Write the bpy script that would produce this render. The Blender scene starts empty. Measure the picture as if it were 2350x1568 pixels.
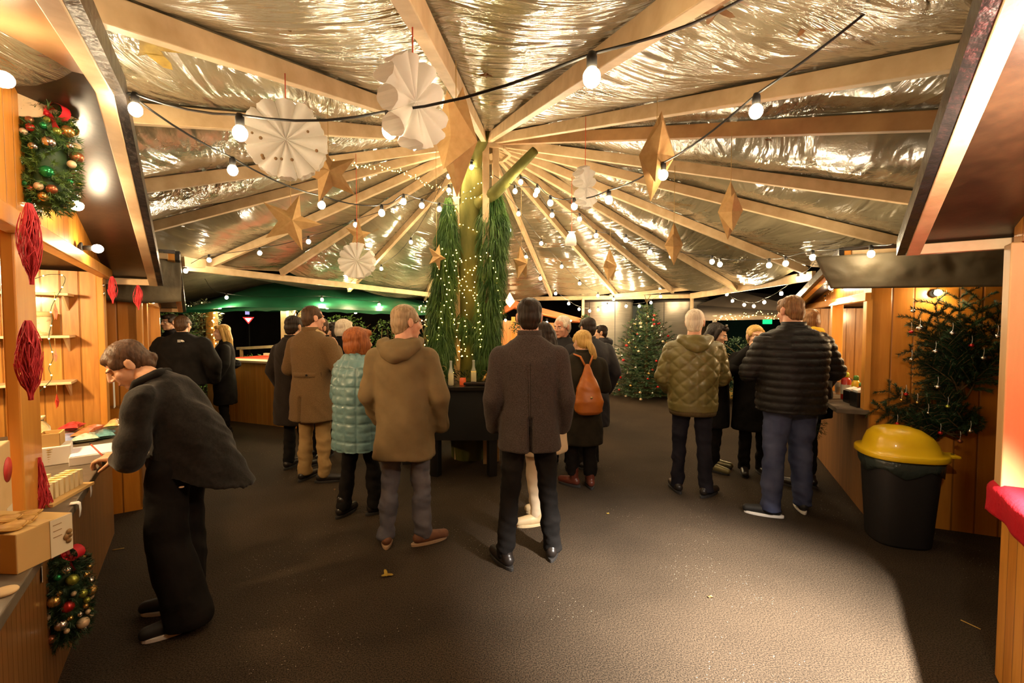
EXPOSURE=1.0
import bpy, math, random
import numpy as np
from mathutils import Vector, Matrix, noise
from mathutils.geometry import intersect_ray_tri
R = random.Random(7)
PI = math.pi
COL = bpy.context.scene.collection
# ------------------------------------------------------------------ camera model
F = 1044.0; CAMZ = 1.65; PITCH = math.radians(2.3)
CAM = Vector((0, 0, CAMZ))
def ray(px, py):
    x = (px-1175)/F; y = -(py-784)/F
    return Vector((x, math.cos(PITCH)+y*math.sin(PITCH), -math.sin(PITCH)+y*math.cos(PITCH)))
def at(px, py, Y):
    d = ray(px, py); return CAM + d*(Y/d.y)
def atz(px, py, z):
    d = ray(px, py); return CAM + d*((z-CAMZ)/d.z)
def gnd(px, py): return atz(px, py, 0)
def onplane(px, py, p0, n):
    d = ray(px, py); t = (Vector(p0)-CAM).dot(n)/d.dot(n); return CAM + d*t
# ------------------------------------------------------------------ mesh builder
class MB:
    def __init__(s): s.v=[]; s.f=[]; s.m=[]; s.s=[]
    def add(s, vs, fs, m=0, sm=False):
        b = len(s.v); s.v.extend([tuple(v) for v in vs])
        for f in fs:
            s.f.append(tuple(b+i for i in f)); s.m.append(m); s.s.append(sm)
        return s
    def box(s, c, d, M=None, m=0):
        c = Vector(c); hx, hy, hz = d[0]/2, d[1]/2, d[2]/2
        vs = [Vector((x*hx, y*hy, z*hz)) for z in (-1,1) for y in (-1,1) for x in (-1,1)]
        if M is not None: vs = [M @ v for v in vs]
        return s.add([v+c for v in vs], [(0,2,3,1),(4,5,7,6),(0,1,5,4),(2,6,7,3),(0,4,6,2),(1,3,7,5)], m)
    def beam(s, p0, p1, w, h, up=(0,0,1), m=0):
        p0=Vector(p0); p1=Vector(p1); d=(p1-p0); L=d.length; d.normalize(); up=Vector(up)
        sx=d.cross(up)
        if sx.length<1e-4: sx=d.cross(Vector((0,1,0)))
        sx.normalize(); uz=sx.cross(d)
        Mx=Matrix((sx,d,uz)).transposed()
        return s.box((p0+p1)/2,(w,L,h),Mx,m)
    def tube(s, pts, r, n=8, m=0, cap=True, sm=True):
        pts=[Vector(p) for p in pts]; k=len(pts)
        rs = r if isinstance(r,(list,tuple)) else [r]*k
        vs=[]; fs=[]; prev=None
        for i,p in enumerate(pts):
            t=(pts[min(i+1,k-1)]-pts[max(i-1,0)])
            if t.length<1e-9: t=Vector((0,0,1))
            t.normalize()
            if prev is None:
                a=t.cross(Vector((0,0,1)))
                if a.length<1e-3: a=t.cross(Vector((1,0,0)))
            else:
                a=prev-t*prev.dot(t)
                if a.length<1e-4: a=t.cross(Vector((1,0,0)))
            a.normalize(); prev=a; b=t.cross(a)
            for j in range(n):
                q=2*PI*j/n; vs.append(p+(a*math.cos(q)+b*math.sin(q))*rs[i])
        for i in range(k-1):
            for j in range(n):
                j2=(j+1)%n; fs.append((i*n+j,i*n+j2,(i+1)*n+j2,(i+1)*n+j))
        if cap: fs.append(tuple(range(n-1,-1,-1))); fs.append(tuple((k-1)*n+j for j in range(n)))
        return s.add(vs,fs,m,sm)
    def lathe(s, prof, c=(0,0,0), n=20, M=None, m=0, sm=True, cap=True):
        c=Vector(c); vs=[]; fs=[]; k=len(prof)
        for r,z in prof:
            for j in range(n):
                v=Vector((r*math.cos(2*PI*j/n),r*math.sin(2*PI*j/n),z))
                vs.append((M@v if M is not None else v)+c)
        for i in range(k-1):
            for j in range(n):
                j2=(j+1)%n; fs.append((i*n+j,i*n+j2,(i+1)*n+j2,(i+1)*n+j))
        if cap: fs.append(tuple(range(n-1,-1,-1))); fs.append(tuple((k-1)*n+j for j in range(n)))
        return s.add(vs,fs,m,sm)
    def sph(s, c, r, nu=16, nv=10, M=None, m=0):
        if not isinstance(r,(tuple,list)): r=(r,r,r)
        c=Vector(c); vs=[Vector((0,0,-r[2]))]; fs=[]
        for i in range(1,nv):
            a=-PI/2+PI*i/nv
            for j in range(nu):
                q=2*PI*j/nu; vs.append(Vector((r[0]*math.cos(a)*math.cos(q),r[1]*math.cos(a)*math.sin(q),r[2]*math.sin(a))))
        vs.append(Vector((0,0,r[2])))
        if M is not None: vs=[M@v for v in vs]
        for j in range(nu):
            j2=(j+1)%nu
            fs.append((0,1+j2,1+j))
            for i in range(nv-2): fs.append((1+i*nu+j,1+i*nu+j2,1+(i+1)*nu+j2,1+(i+1)*nu+j))
            fs.append((1+(nv-2)*nu+j,1+(nv-2)*nu+j2,len(vs)-1))
        return s.add([v+c for v in vs],fs,m,True)
    def cap(s, p0, r0, p1, r1, n=14):
        s.sph(p0,r0,n,8); s.sph(p1,r1,n,8); return s.tube([p0,p1],[r0,r1],n)
    def chain(s, pts, rs, n=14):
        for i in range(len(pts)-1): s.cap(pts[i],rs[i],pts[i+1],rs[i+1],n)
        return s
    def loft(s, rings, n=28, pw=2.0):      # (cx,cy,z,rx,ry)
        vs=[];fs=[];k=len(rings)
        for cx,cy,z,rx,ry in rings:
            for j in range(n):
                q=2*PI*j/n; c=math.cos(q); d=math.sin(q)
                c=math.copysign(abs(c)**(2/pw),c); d=math.copysign(abs(d)**(2/pw),d)
                vs.append((cx+rx*c,cy+ry*d,z))
        for i in range(k-1):
            for j in range(n):
                j2=(j+1)%n; fs.append((i*n+j,i*n+j2,(i+1)*n+j2,(i+1)*n+j))
        fs.append(tuple(range(n-1,-1,-1))); fs.append(tuple((k-1)*n+j for j in range(n)))
        return s.add(vs,fs,0,True)
    def extrude(s, poly, d, m=0):          # poly: list of Vectors (planar), d: Vector
        n=len(poly); d=Vector(d); vs=[Vector(p) for p in poly]+[Vector(p)+d for p in poly]
        fs=[tuple(range(n-1,-1,-1)),tuple(range(n,2*n))]+[(i,(i+1)%n,n+(i+1)%n,n+i) for i in range(n)]
        return s.add(vs,fs,m)
    def mesh(s,name):
        me=bpy.data.meshes.new(name); me.from_pydata(s.v,[],s.f)
        me.polygons.foreach_set('use_smooth',s.s)
        return me
    def build(s, name, mats, parent=None, bevel=0, fix=False):
        me=s.mesh(name)
        if not isinstance(mats,(list,tuple)): mats=[mats]
        for m in mats: me.materials.append(m)
        me.polygons.foreach_set('material_index',s.m); me.update()
        if fix:
            import bmesh
            b=bmesh.new(); b.from_mesh(me); bmesh.ops.recalc_face_normals(b,faces=b.faces); b.to_mesh(me); b.free()
        o=bpy.data.objects.new(name,me); COL.objects.link(o)
        if parent is not None: o.parent=parent
        if bevel:
            mo=o.modifiers.new('edge','BEVEL'); mo.width=bevel; mo.segments=2; mo.limit_method='ANGLE'
        return o
def remesh(mb, vox, smooth=4, disp=None, clampz=None):
    """union of the overlapping closed shapes in mb, as one smooth skin"""
    me=mb.mesh('tmp'); o=bpy.data.objects.new('tmp',me); COL.objects.link(o)
    r=o.modifiers.new('r','REMESH'); r.mode='VOXEL'; r.voxel_size=vox
    if smooth:
        sm=o.modifiers.new('s','SMOOTH'); sm.iterations=smooth; sm.factor=.5
    dg=bpy.context.evaluated_depsgraph_get(); dg.update()
    out=bpy.data.meshes.new_from_object(o.evaluated_get(dg))
    bpy.data.objects.remove(o); bpy.data.meshes.remove(me)
    n=len(out.vertices); co=np.empty(n*3); out.vertices.foreach_get('co',co); co=co.reshape(-1,3)
    if disp is not None:
        no=np.empty(n*3); out.vertices.foreach_get('normal',no); no=no.reshape(-1,3)
        co=disp(co,no)
    if clampz is not None: co[:,2]=np.maximum(co[:,2],clampz)
    out.vertices.foreach_set('co',co.ravel())
    out.polygons.foreach_set('use_smooth',[True]*len(out.polygons)); out.update()
    return out
def obj(name, me, mat, parent=None):
    me.name=name; me.materials.clear(); me.materials.append(mat)
    o=bpy.data.objects.new(name,me); COL.objects.link(o)
    if parent is not None: o.parent=parent
    return o
def joinmesh(meshes):
    vs=[];fs=[];b=0
    for me in meshes:
        n=len(me.vertices); co=np.empty(n*3); me.vertices.foreach_get('co',co); vs.append(co.reshape(-1,3))
        fs+= [tuple(b+i for i in p.vertices) for p in me.polygons]; b+=n
    out=bpy.data.meshes.new('j'); out.from_pydata([tuple(x) for x in np.concatenate(vs)],[],fs)
    out.polygons.foreach_set('use_smooth',[True]*len(fs)); out.update(); return out
def tag(o,label=None,cat=None,group=None,kind=None):
    if label: o['label']=label
    if cat: o['category']=cat
    if group: o['group']=group
    if kind: o['kind']=kind
    return o
def thing(name,label,cat,loc=(0,0,0),rz=0,group=None):
    o=bpy.data.objects.new(name,None); COL.objects.link(o); o.empty_display_size=.1
    o.location=loc; o.rotation_euler=(0,0,rz); return tag(o,label,cat,group)
def dup(root,loc,rot=None,label=None,group=None,scale=None):
    r=root.copy(); COL.objects.link(r); r.location=loc
    if rot is not None: r.rotation_euler=rot
    if scale is not None: r.scale=(scale,)*3
    if label: r['label']=label
    if group: r['group']=group
    for ch in list(root.children):
        c=ch.copy(); COL.objects.link(c); c.parent=r
        for g in list(ch.children):
            d=g.copy(); COL.objects.link(d); d.parent=c
    return r
def Rz(a): return Matrix.Rotation(a,3,'Z')
def Rx(a): return Matrix.Rotation(a,3,'X')
def Ry(a): return Matrix.Rotation(a,3,'Y')
# ------------------------------------------------------------------ materials
MATS={}
def mat(name,col=(.5,.5,.5),rough=.6,metal=0,col2=None,nscale=8,stretch=(1,1,1),bump=0,bscale=None,bdist=.01,coat=0,trans=0,emit=None,es=0,sheen=0,spec=.5,alpha=1,detail=4,subs=0,rot=(0,0,0),lo=.35,hi=.65,ior=1.45):
    if name in MATS: return MATS[name]
    if rough>=.75 and spec==.5: spec=.15
    m=bpy.data.materials.new(name); m.use_nodes=True; nt=m.node_tree; N=nt.nodes; L=nt.links
    b=N['Principled BSDF']; b.inputs['Base Color'].default_value=(*col,1); b.inputs['Roughness'].default_value=rough
    b.inputs['Metallic'].default_value=metal; b.inputs['Coat Weight'].default_value=coat; b.inputs['Coat Roughness'].default_value=.08
    b.inputs['Transmission Weight'].default_value=trans; b.inputs['Sheen Weight'].default_value=sheen; b.inputs['Specular IOR Level'].default_value=spec
    b.inputs['Alpha'].default_value=alpha; b.inputs['IOR'].default_value=ior
    b.inputs['Subsurface Weight'].default_value=subs
    if subs: b.inputs['Subsurface Radius'].default_value=(.01,.005,.003)
    if emit: b.inputs['Emission Color'].default_value=(*emit,1); b.inputs['Emission Strength'].default_value=es
    if col2 or bump:
        tc=N.new('ShaderNodeTexCoord'); mp=N.new('ShaderNodeMapping'); mp.inputs['Scale'].default_value=stretch; mp.inputs['Rotation'].default_value=rot
        L.new(tc.outputs['Object'],mp.inputs['Vector'])
    if col2:
        n=N.new('ShaderNodeTexNoise'); n.inputs['Scale'].default_value=nscale; n.inputs['Detail'].default_value=detail
        L.new(mp.outputs[0],n.inputs['Vector'])
        cr=N.new('ShaderNodeValToRGB'); cr.color_ramp.elements[0].position=lo; cr.color_ramp.elements[1].position=hi
        cr.color_ramp.elements[0].color=(*col,1); cr.color_ramp.elements[1].color=(*col2,1)
        L.new(n.outputs['Fac'],cr.inputs[0]); L.new(cr.outputs[0],b.inputs['Base Color'])
    if bump:
        n=N.new('ShaderNodeTexNoise'); n.inputs['Scale'].default_value=bscale or nscale*3; n.inputs['Detail'].default_value=detail
        L.new(mp.outputs[0],n.inputs['Vector'])
        bp=N.new('ShaderNodeBump'); bp.inputs['Strength'].default_value=bump; bp.inputs['Distance'].default_value=bdist
        L.new(n.outputs['Fac'],bp.inputs['Height']); L.new(bp.outputs[0],b.inputs['Normal'])
    MATS[name]=m; return m
def plank(name,c1,c2,pitch=.11,rough=.4,coat=.3,groove=.5,axis='xy'):
    """varnished boards: groove lines every `pitch` metres, vertical grain, a tone per board"""
    if name in MATS: return MATS[name]
    m=bpy.data.materials.new(name); m.use_nodes=True; nt=m.node_tree; N=nt.nodes; L=nt.links; b=N['Principled BSDF']
    b.inputs['Roughness'].default_value=rough; b.inputs['Coat Weight'].default_value=coat; b.inputs['Coat Roughness'].default_value=.15
    tc=N.new('ShaderNodeTexCoord'); sx=N.new('ShaderNodeSeparateXYZ'); L.new(tc.outputs['Object'],sx.inputs[0])
    def mth(op,a,c=None):
        n=N.new('ShaderNodeMath'); n.operation=op
        for i,x in enumerate((a,c)):
            if x is None: continue
            if isinstance(x,(int,float)): n.inputs[i].default_value=x
            else: L.new(x,n.inputs[i])
        return n.outputs[0]
    s=mth('ADD',sx.outputs[0],sx.outputs[1]) if axis=='xy' else sx.outputs[2]
    t=mth('DIVIDE',s,pitch); fr=mth('FRACT',t); fl=mth('FLOOR',t)
    ed=mth('ABSOLUTE',mth('SUBTRACT',fr,.5))
    g=N.new('ShaderNodeMapRange'); g.inputs[1].default_value=.44; g.inputs[2].default_value=.49; L.new(ed,g.inputs[0])
    wn=N.new('ShaderNodeTexWhiteNoise'); wn.noise_dimensions='1D'; L.new(fl,wn.inputs['W'])
    mp=N.new('ShaderNodeMapping'); mp.inputs['Scale'].default_value=(14,14,1.2) if axis=='xy' else (1.2,1.2,14); L.new(tc.outputs['Object'],mp.inputs['Vector'])
    n=N.new('ShaderNodeTexNoise'); n.inputs['Scale'].default_value=3; n.inputs['Detail'].default_value=6; n.inputs['Distortion'].default_value=.6; L.new(mp.outputs[0],n.inputs['Vector'])
    f=mth('ADD',mth('MULTIPLY',n.outputs['Fac'],.7),mth('MULTIPLY',wn.outputs[0],.35))
    cr=N.new('ShaderNodeValToRGB'); cr.color_ramp.elements[0].position=.3; cr.color_ramp.elements[1].position=.8
    cr.color_ramp.elements[0].color=(*c1,1); cr.color_ramp.elements[1].color=(*c2,1); L.new(f,cr.inputs[0])
    mx=N.new('ShaderNodeMixRGB'); mx.blend_type='MULTIPLY'; mx.inputs[2].default_value=(groove,groove*.9,groove*.8,1); L.new(g.outputs[0],mx.inputs[0]); L.new(cr.outputs[0],mx.inputs[1])
    L.new(mx.outputs[0],b.inputs['Base Color'])
    h=mth('SUBTRACT',mth('MULTIPLY',n.outputs['Fac'],.1),g.outputs[0])
    bp=N.new('ShaderNodeBump'); bp.inputs['Strength'].default_value=.7; bp.inputs['Distance'].default_value=.006; L.new(h,bp.inputs['Height']); L.new(bp.outputs[0],b.inputs['Normal'])
    MATS[name]=m; return m
BULB=mat('bulb glass lit',(1,.9,.7),.3,emit=(1.0,.78,.48),es=140)
BULBF=mat('far bulb lit',(1,.9,.7),.3,emit=(1.0,.76,.44),es=320)
LED=mat('led lit',(1,.9,.6),.3,emit=(1.0,.56,.10),es=15)
PINE=mat('pine timber',(.54,.37,.20),.55,col2=(.66,.48,.28),nscale=3,stretch=(3,3,3),bump=.15)
PINEOLD=mat('aged timber',(.28,.14,.05),.6,col2=(.42,.23,.09),nscale=5,bump=.2)
ORANGE=plank('orange varnished boards',(.50,.18,.018),(.72,.31,.042))
ORANGEW=plank('orange wide boards',(.48,.165,.012),(.60,.235,.025),pitch=.14)
KNOT=plank('knotty pine boards',(.38,.15,.020),(.68,.33,.065),pitch=.1)
BROWNB=plank('brown counter boards',(.20,.085,.022),(.30,.13,.035),pitch=.05)
ORTRIM=mat('orange trim',(.60,.235,.030),.4,coat=.3,col2=(.70,.31,.05),nscale=4,stretch=(4,4,.5))
REDTRIM=mat('pale orange trim',(.52,.30,.125),.5,col2=(.46,.26,.10),nscale=4,stretch=(4,4,.5))
DARKPLY=mat('dark film faced plywood',(.028,.017,.011),.3,col2=(.045,.026,.015),nscale=14,bump=.05,spec=.6)
DARKTARP=mat('dark dusty tarpaulin',(.085,.070,.042),.65,col2=(.14,.115,.072),nscale=5,bump=.5,bscale=4,bdist=.03)
GREENTARP=mat('green tarpaulin',(.010,.13,.055),.5,col2=(.016,.19,.085),nscale=3,bump=.4,bscale=3,bdist=.03)
BLACK=mat('black matte',(.012,.011,.010),.6)
BLACKG=mat('black gloss',(.012,.010,.009),.25)
WHITE=mat('white paper',(.82,.78,.72),.8)
CARD=mat('kraft card',(.72,.48,.22),.7,col2=(.66,.43,.19),nscale=12)
STEEL=mat('brushed steel',(.78,.70,.58),.36,metal=.55,col2=(.64,.57,.46),nscale=3,stretch=(1,1,30),bump=.06)
# ------------------------------------------------------------------ tent
HUB=Vector((-.32,5.6,3.91))
def RE(px,py,D,ext=1.0):
    p=at(px,py,D); return HUB+(p-HUB)*ext
RAFT=[RE(960,0,1.55,1.42),RE(1520,0,1.5,1.4),RE(2250,90,1.8,1.25),RE(2190,250,2.3,1.2),RE(2110,440,3.4,1.12),RE(2070,545,4.2,1.05),
      RE(1850,612,5.7),RE(1690,655,7.7),RE(1545,662,8.8),RE(1415,672,9.75),RE(1265,674,10.0),RE(1100,684,10.7),RE(975,680,10.0),RE(800,658,8.2),RE(645,618,6.7),RE(470,603,6.0),
      RE(345,510,4.7,1.1),RE(335,410,3.4,1.18),RE(335,237,2.25,1.25),RE(280,0,1.55,1.4)]
NR=len(RAFT)
RAFT_SKIP={11}
def roofhit(px,py,drop=0):
    d=ray(px,py); o=CAM+Vector((0,0,drop)); best=None
    for i in range(NR):
        a,b=RAFT[i],RAFT[(i+1)%NR]
        h=intersect_ray_tri(HUB,a,b,d,o,True)
        if h is not None:
            if best is None or (h-o).length<best: best=(h-o).length; res=h
    if best is None: return None
    return res-Vector((0,0,drop))
def roofz(x,y):
    o=Vector((x,y,1)); best=4.2
    for i in range(NR):
        h=intersect_ray_tri(HUB,RAFT[i],RAFT[(i+1)%NR],Vector((0,0,1)),o,True)
        if h is not None: best=min(best,h.z)
    return best
def foil_mat():
    m=bpy.data.materials.new('wrinkled tent foil'); m.use_nodes=True; nt=m.node_tree; N=nt.nodes; L=nt.links; b=N['Principled BSDF']
    b.inputs['Roughness'].default_value=.20; b.inputs['Specular IOR Level'].default_value=.8; b.inputs['Coat Weight'].default_value=.5; b.inputs['Coat Roughness'].default_value=.06
    uv=N.new('ShaderNodeUVMap'); uv.uv_map='uv'
    def noi(sc,st,det=4,dis=0):
        mp=N.new('ShaderNodeMapping'); mp.inputs['Scale'].default_value=st; L.new(uv.outputs[0],mp.inputs['Vector'])
        n=N.new('ShaderNodeTexNoise'); n.inputs['Scale'].default_value=sc; n.inputs['Detail'].default_value=det; n.inputs['Distortion'].default_value=dis; L.new(mp.outputs[0],n.inputs['Vector']); return n.outputs['Fac']
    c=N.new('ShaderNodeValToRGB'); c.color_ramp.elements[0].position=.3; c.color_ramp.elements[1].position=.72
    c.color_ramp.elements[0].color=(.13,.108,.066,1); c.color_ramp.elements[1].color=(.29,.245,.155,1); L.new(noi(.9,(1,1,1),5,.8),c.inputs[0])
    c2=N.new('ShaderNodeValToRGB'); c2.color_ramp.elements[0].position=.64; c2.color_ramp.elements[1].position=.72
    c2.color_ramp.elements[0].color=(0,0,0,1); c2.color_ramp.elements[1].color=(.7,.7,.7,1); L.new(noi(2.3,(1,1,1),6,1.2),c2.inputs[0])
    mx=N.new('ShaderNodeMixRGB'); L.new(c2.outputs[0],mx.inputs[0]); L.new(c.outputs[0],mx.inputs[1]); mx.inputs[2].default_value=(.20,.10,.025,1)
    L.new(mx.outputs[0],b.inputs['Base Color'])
    def bump(h,st,dist,prev=None):
        bp=N.new('ShaderNodeBump'); bp.inputs['Strength'].default_value=st; bp.inputs['Distance'].default_value=dist; L.new(h,bp.inputs['Height'])
        if prev is not None: L.new(prev,bp.inputs['Normal'])
        return bp.outputs[0]
    n1=bump(noi(1.1,(2.2,.5,1),3,1.2),.7,.085)
    mk=N.new('ShaderNodeMapRange'); mk.inputs[1].default_value=.44; mk.inputs[2].default_value=.60; mk.inputs[3].default_value=.10; L.new(noi(.75,(1.3,.8,1),2,.5),mk.inputs[0])
    ml=N.new('ShaderNodeMath'); ml.operation='MULTIPLY'; L.new(noi(3.4,(1.8,.55,1),4,1.9),ml.inputs[0]); L.new(mk.outputs[0],ml.inputs[1])
    n2=bump(ml.outputs[0],.9,.042,n1)
    n3=bump(noi(14,(1.3,.7,1),3,1.0),.35,.005,n2)
    L.new(n3,b.inputs['Normal']); L.new(n3,b.inputs['Coat Normal'])
    return m
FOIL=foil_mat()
def build_tent():
    vs=[];fs=[];uvs=[]
    nr,nt=36,14
    for i in range(NR):
        a=RAFT[i];c=RAFT[(i+1)%NR]; b0=len(vs); W=(a-c).length; La=((a+c)/2-HUB).length
        for r in range(nr+1):
            q=.03+.97*r/nr
            for t in range(nt+1):
                s=t/nt; p=HUB+(a.lerp(c,s)-HUB)*q
                sag=math.sin(PI*s)*q*W*.055
                w=noise.noise(Vector((q*La*2.2+i*7,(s-.5)*W*q*.9,i*3.1)))*.035+noise.noise(Vector((q*La*6+i*7,(s-.5)*W*q*2,i*3.1)))*.012
                w*=min(1,math.sin(PI*s)*3+.02)
                if i==2: w+= -.0
                vs.append((p.x,p.y,p.z+.012-sag+w)); uvs.append((q*La+i*11,(s-.5)*W*q))
        for r in range(nr):
            for t in range(nt):
                k=b0+r*(nt+1)+t; fs.append((k,k+1,k+nt+2,k+nt+1))
    me=bpy.data.meshes.new('ceiling'); me.from_pydata(vs,[],fs); ul=me.uv_layers.new(name='uv')
    li=[0]*len(me.loops); me.loops.foreach_get('vertex_index',li); ul.data.foreach_set('uv',[c for i in li for c in uvs[i]])
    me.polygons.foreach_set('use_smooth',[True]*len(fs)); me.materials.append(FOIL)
    o=bpy.data.objects.new('ceiling',me); COL.objects.link(o)
    tag(o,'wrinkled shiny plastic foil roof of the round market tent','tent roof',kind='structure')
    t=thing('timber_marquee','pale timber frame of rafters, beams and posts fanning out from the tree','tent frame',(HUB.x,HUB.y,0))
    off=Vector((HUB.x,HUB.y,0))
    for i,e in enumerate(RAFT):
        if i in RAFT_SKIP: continue
        d=(e-HUB).normalized(); flat=Vector((d.x,d.y,0)).normalized()
        drop=Vector((0,0,-.055)); s=HUB+flat*.16+drop; s.z=HUB.z-.16*(HUB.z-e.z)/max(.1,Vector((e.x-HUB.x,e.y-HUB.y)).length)-.055
        w=MB().beam(s-off,e+drop-off,.055,.095).build('rafter',PINEOLD if i==3 else PINE,t,bevel=.004)
    # hub ring boards and posts around the trunk
    for k in range(8):
        a0=2*PI*k/8;a1=2*PI*(k+1)/8;r=.30
        MB().beam((r*math.cos(a0),r*math.sin(a0),HUB.z-.16),(r*math.cos(a1),r*math.sin(a1),HUB.z-.16),.045,.14).build('hub_board',PINE,t,bevel=.004)
    for x,y in ((-.34,-.12),(.02,-.30),(.13,-.20),(.1,.3)):
        MB().box((x,y,HUB.z/2-.1),(.075,.075,HUB.z-.2)).build('hub_post',PINE,t,bevel=.004)
    def eb(p,q,w=.05,h=.09): MB().beam(Vector(p)-off,Vector(q)-off,w,h).build('eave_beam',PINE,t,bevel=.004)
    B=at(1088,688,10.9)
    eb(at(424,613,5.7),B); eb(B,at(1590,680,9.9)); eb(at(1586,680,9.9),at(1868,633,5.7),.05,.12)
    eb(at(440,608,5.8),at(695,622,7.6),.04,.05); eb(at(695,622,7.6),at(985,682,10.2),.04,.05)
    eb(at(1400,680,9.7),at(1690,652,7.9),.04,.07)
    eb(at(420,600,5.5),at(470,603,5.9),.04,.13)
    for px,py,D in ((1588,680,9.9),(1338,686,10.3)):
        p=at(px,py,D)-off; MB().box((p.x,p.y,p.z/2),(.06,.06,p.z)).build('eave_post',PINE,t,bevel=.004)
build_tent()
# leaves lying on the foil, pressed through
def leaf_shape(mb,c,n,ax,size,lobes=5,m=0):
    n=Vector(n).normalized(); ax=(Vector(ax)-n*Vector(ax).dot(n)).normalized(); ay=n.cross(ax); pts=[]
    K=lobes*8
    for j in range(K):
        a=2*PI*j/K; rr=size*(.55+.33*math.cos(lobes*a)*.9+.1*math.cos(2*lobes*a+.5))*(1 if lobes>1 else 1)
        if lobes==1: rr=size*(.75+.25*math.cos(2*a))
        pts.append(Vector(c)+ax*math.cos(a)*rr+ay*math.sin(a)*rr*.8+n*.004*math.cos(3*a))
    mb.extrude(pts,n*.002,m)
LEAFY=mat('yellow leaf',(.50,.33,.04),.6,col2=(.28,.17,.02),nscale=18)
LEAFB=mat('brown leaf',(.12,.055,.012),.6,col2=(.20,.10,.025),nscale=20)
for px,py,sz,mt,lab in ((330,104,.17,LEAFY,'large yellow leaf pressed on the foil above the left stall roof'),
        (1640,18,.085,LEAFB,'brown lobed leaf on the foil at the top edge beside the black cable'),
        (1855,50,.085,LEAFB,'brown lobed leaf on the foil behind the right festoon cable'),
        (2075,352,.05,LEAFB,'small brown leaf on the foil near the right stall roof edge'),
        (1765,320,.032,LEAFB,'tiny curled brown leaf on the foil between two right rafters'),
        (1115,170,.04,LEAFB,'brown leaf on the foil above the tree trunk'),
        (655,55,.05,LEAFB,'reddish brown leaf on the foil above the hanging paper flower')):
    p=roofhit(px,py,.0)
    if p is None: continue
    n=(CAM-p).normalized(); mb=MB(); q=p+n*.10; leaf_shape(mb,(0,0,0),n*.3+Vector((0,0,-1)),(1,.3,0),sz)
    o=mb.build('fallen_leaf',mt); o.location=q; tag(o,lab,'leaf','leaves on the tent roof')
# ------------------------------------------------------------------ festoon strings
BULBR=.024
def bulb_meshes():
    g=MB().sph((0,0,-.055),(BULBR,BULBR,BULBR*1.12),14,10)
    g.lathe([(.010,-.030),(.018,-.040)],n=12,cap=False)
    s=MB().lathe([(.013,-.032),(.0145,-.03),(.0145,0.0),(.010,.012),(.004,.014)],n=10)
    return g.mesh('bulb'),s.mesh('socket')
BG,BS=bulb_meshes(); BG.materials.append(BULB); BS.materials.append(BLACK)
BGF=BG.copy(); BGF.materials.clear(); BGF.materials.append(BULBF)
def hang_bulb(p,parent,far=False,tilt=0):
    b=bpy.data.objects.new('bulb',BGF if far else BG); COL.objects.link(b); b.parent=parent; b.location=p
    s=bpy.data.objects.new('socket',BS); COL.objects.link(s); s.parent=b
    if tilt: b.rotation_euler=(0,tilt,0)
    return b
def catmull(P,k=5,sag=.0):
    out=[]
    for i in range(len(P)-1):
        p0=P[max(i-1,0)];p1=P[i];p2=P[i+1];p3=P[min(i+2,len(P)-1)]
        for j in range(k):
            t=j/k
            q=.5*((2*p1)+(p2-p0)*t+(2*p0-5*p1+4*p2-p3)*t*t+(3*p1-p0-3*p2+p3)*t**3)
            q=q-Vector((0,0,sag*math.sin(PI*t)*(p2-p1).length)); out.append(q)
    out.append(P[-1]); return out
def festoon(pts,label,cable=.0045,far=False,cat='string lights'):
    """pts: (px,py,Y,bulb?)"""
    P=[at(*p[:3]) for p in pts]; o0=P[0].copy()
    t=thing('festoon_string',label,cat,o0)
    C=[(p+Vector((0,0,.063)) if q[3] else p)-o0 for p,q in zip(P,pts)]
    MB().tube(catmull(C,5,.02),cable,6).build('cable',BLACK,t)
    for p,q in zip(P,pts):
        if q[3]: hang_bulb(p-o0+Vector((0,0,.055)),t,far)
    return t
def B(*a): return [(*x,1) for x in a]
def E(*a): return (*a,0)
festoon([E(305,222,1.88)]+B((311,252,1.85),(551,306,1.62),(894,300,1.5),(1358,178,1.27))+[E(1700,0,1.3),E(1900,-130,1.5)],'thick black festoon cable with four big lit bulbs sweeping across the front')
festoon([E(318,232,1.9)]+B((534,391,2.35),(738,471,3.1),(876,489,3.6),(926,463,4.0),(968,472,4.4),(1008,480,4.8))+[E(1050,470,5.35)],'festoon running from the left stall roof corner back to the tree trunk')
festoon([E(2100,-80,1.3),E(2020,0,1.4)]+B((1735,256,1.75),(1522,402,2.4),(1397,459,3.0),(1318,474,3.55),(1263,466,4.0),(1233,438,4.5),(1195,418,5.0))+[E(1135,430,5.4)],'festoon dropping from the top right corner to the tree, past the big brown star')
festoon([E(420,600,5.5)]+B((426,622,5.6),(480,597,5.6),(596,581,5.5),(708,555,5.4),(816,516,5.3),(1030,437,5.25))+[E(1050,420,5.4)],'slack festoon from the left eave beam to the trunk under the paper rosette',.0035)
festoon([E(1050,400,5.3)]+B((1030,405,5.4),(943,556,6.6),(875,617,7.4),(804,660,8.0)),'festoon of four bulbs from the trunk down to the green canopy',.0035,True)
festoon([E(425,690,8.0)]+B((456,703,7.9),(504,708,7.8),(553,698,7.8),(601,706,7.8),(609,703,8.1),(652,699,7.8),(673,697,7.9),(722,706,7.9),(751,706,8.0),(780,704,8.0),(816,717,8.1),(834,709,8.3),(859,718,8.2),(924,716,8.3),(950,722,8.4),(992,711,8.6),(996,699,8.7),(1000,684,8.9)),'row of bulbs along the lower edge of the green canopy',.0035,True)
festoon([E(470,640,7.2)]+B((520,683,7.3),(739,688,7.6),(870,700,8.0)),'two bulb cable hanging in front of the green canopy slope',.003,True)
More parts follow.
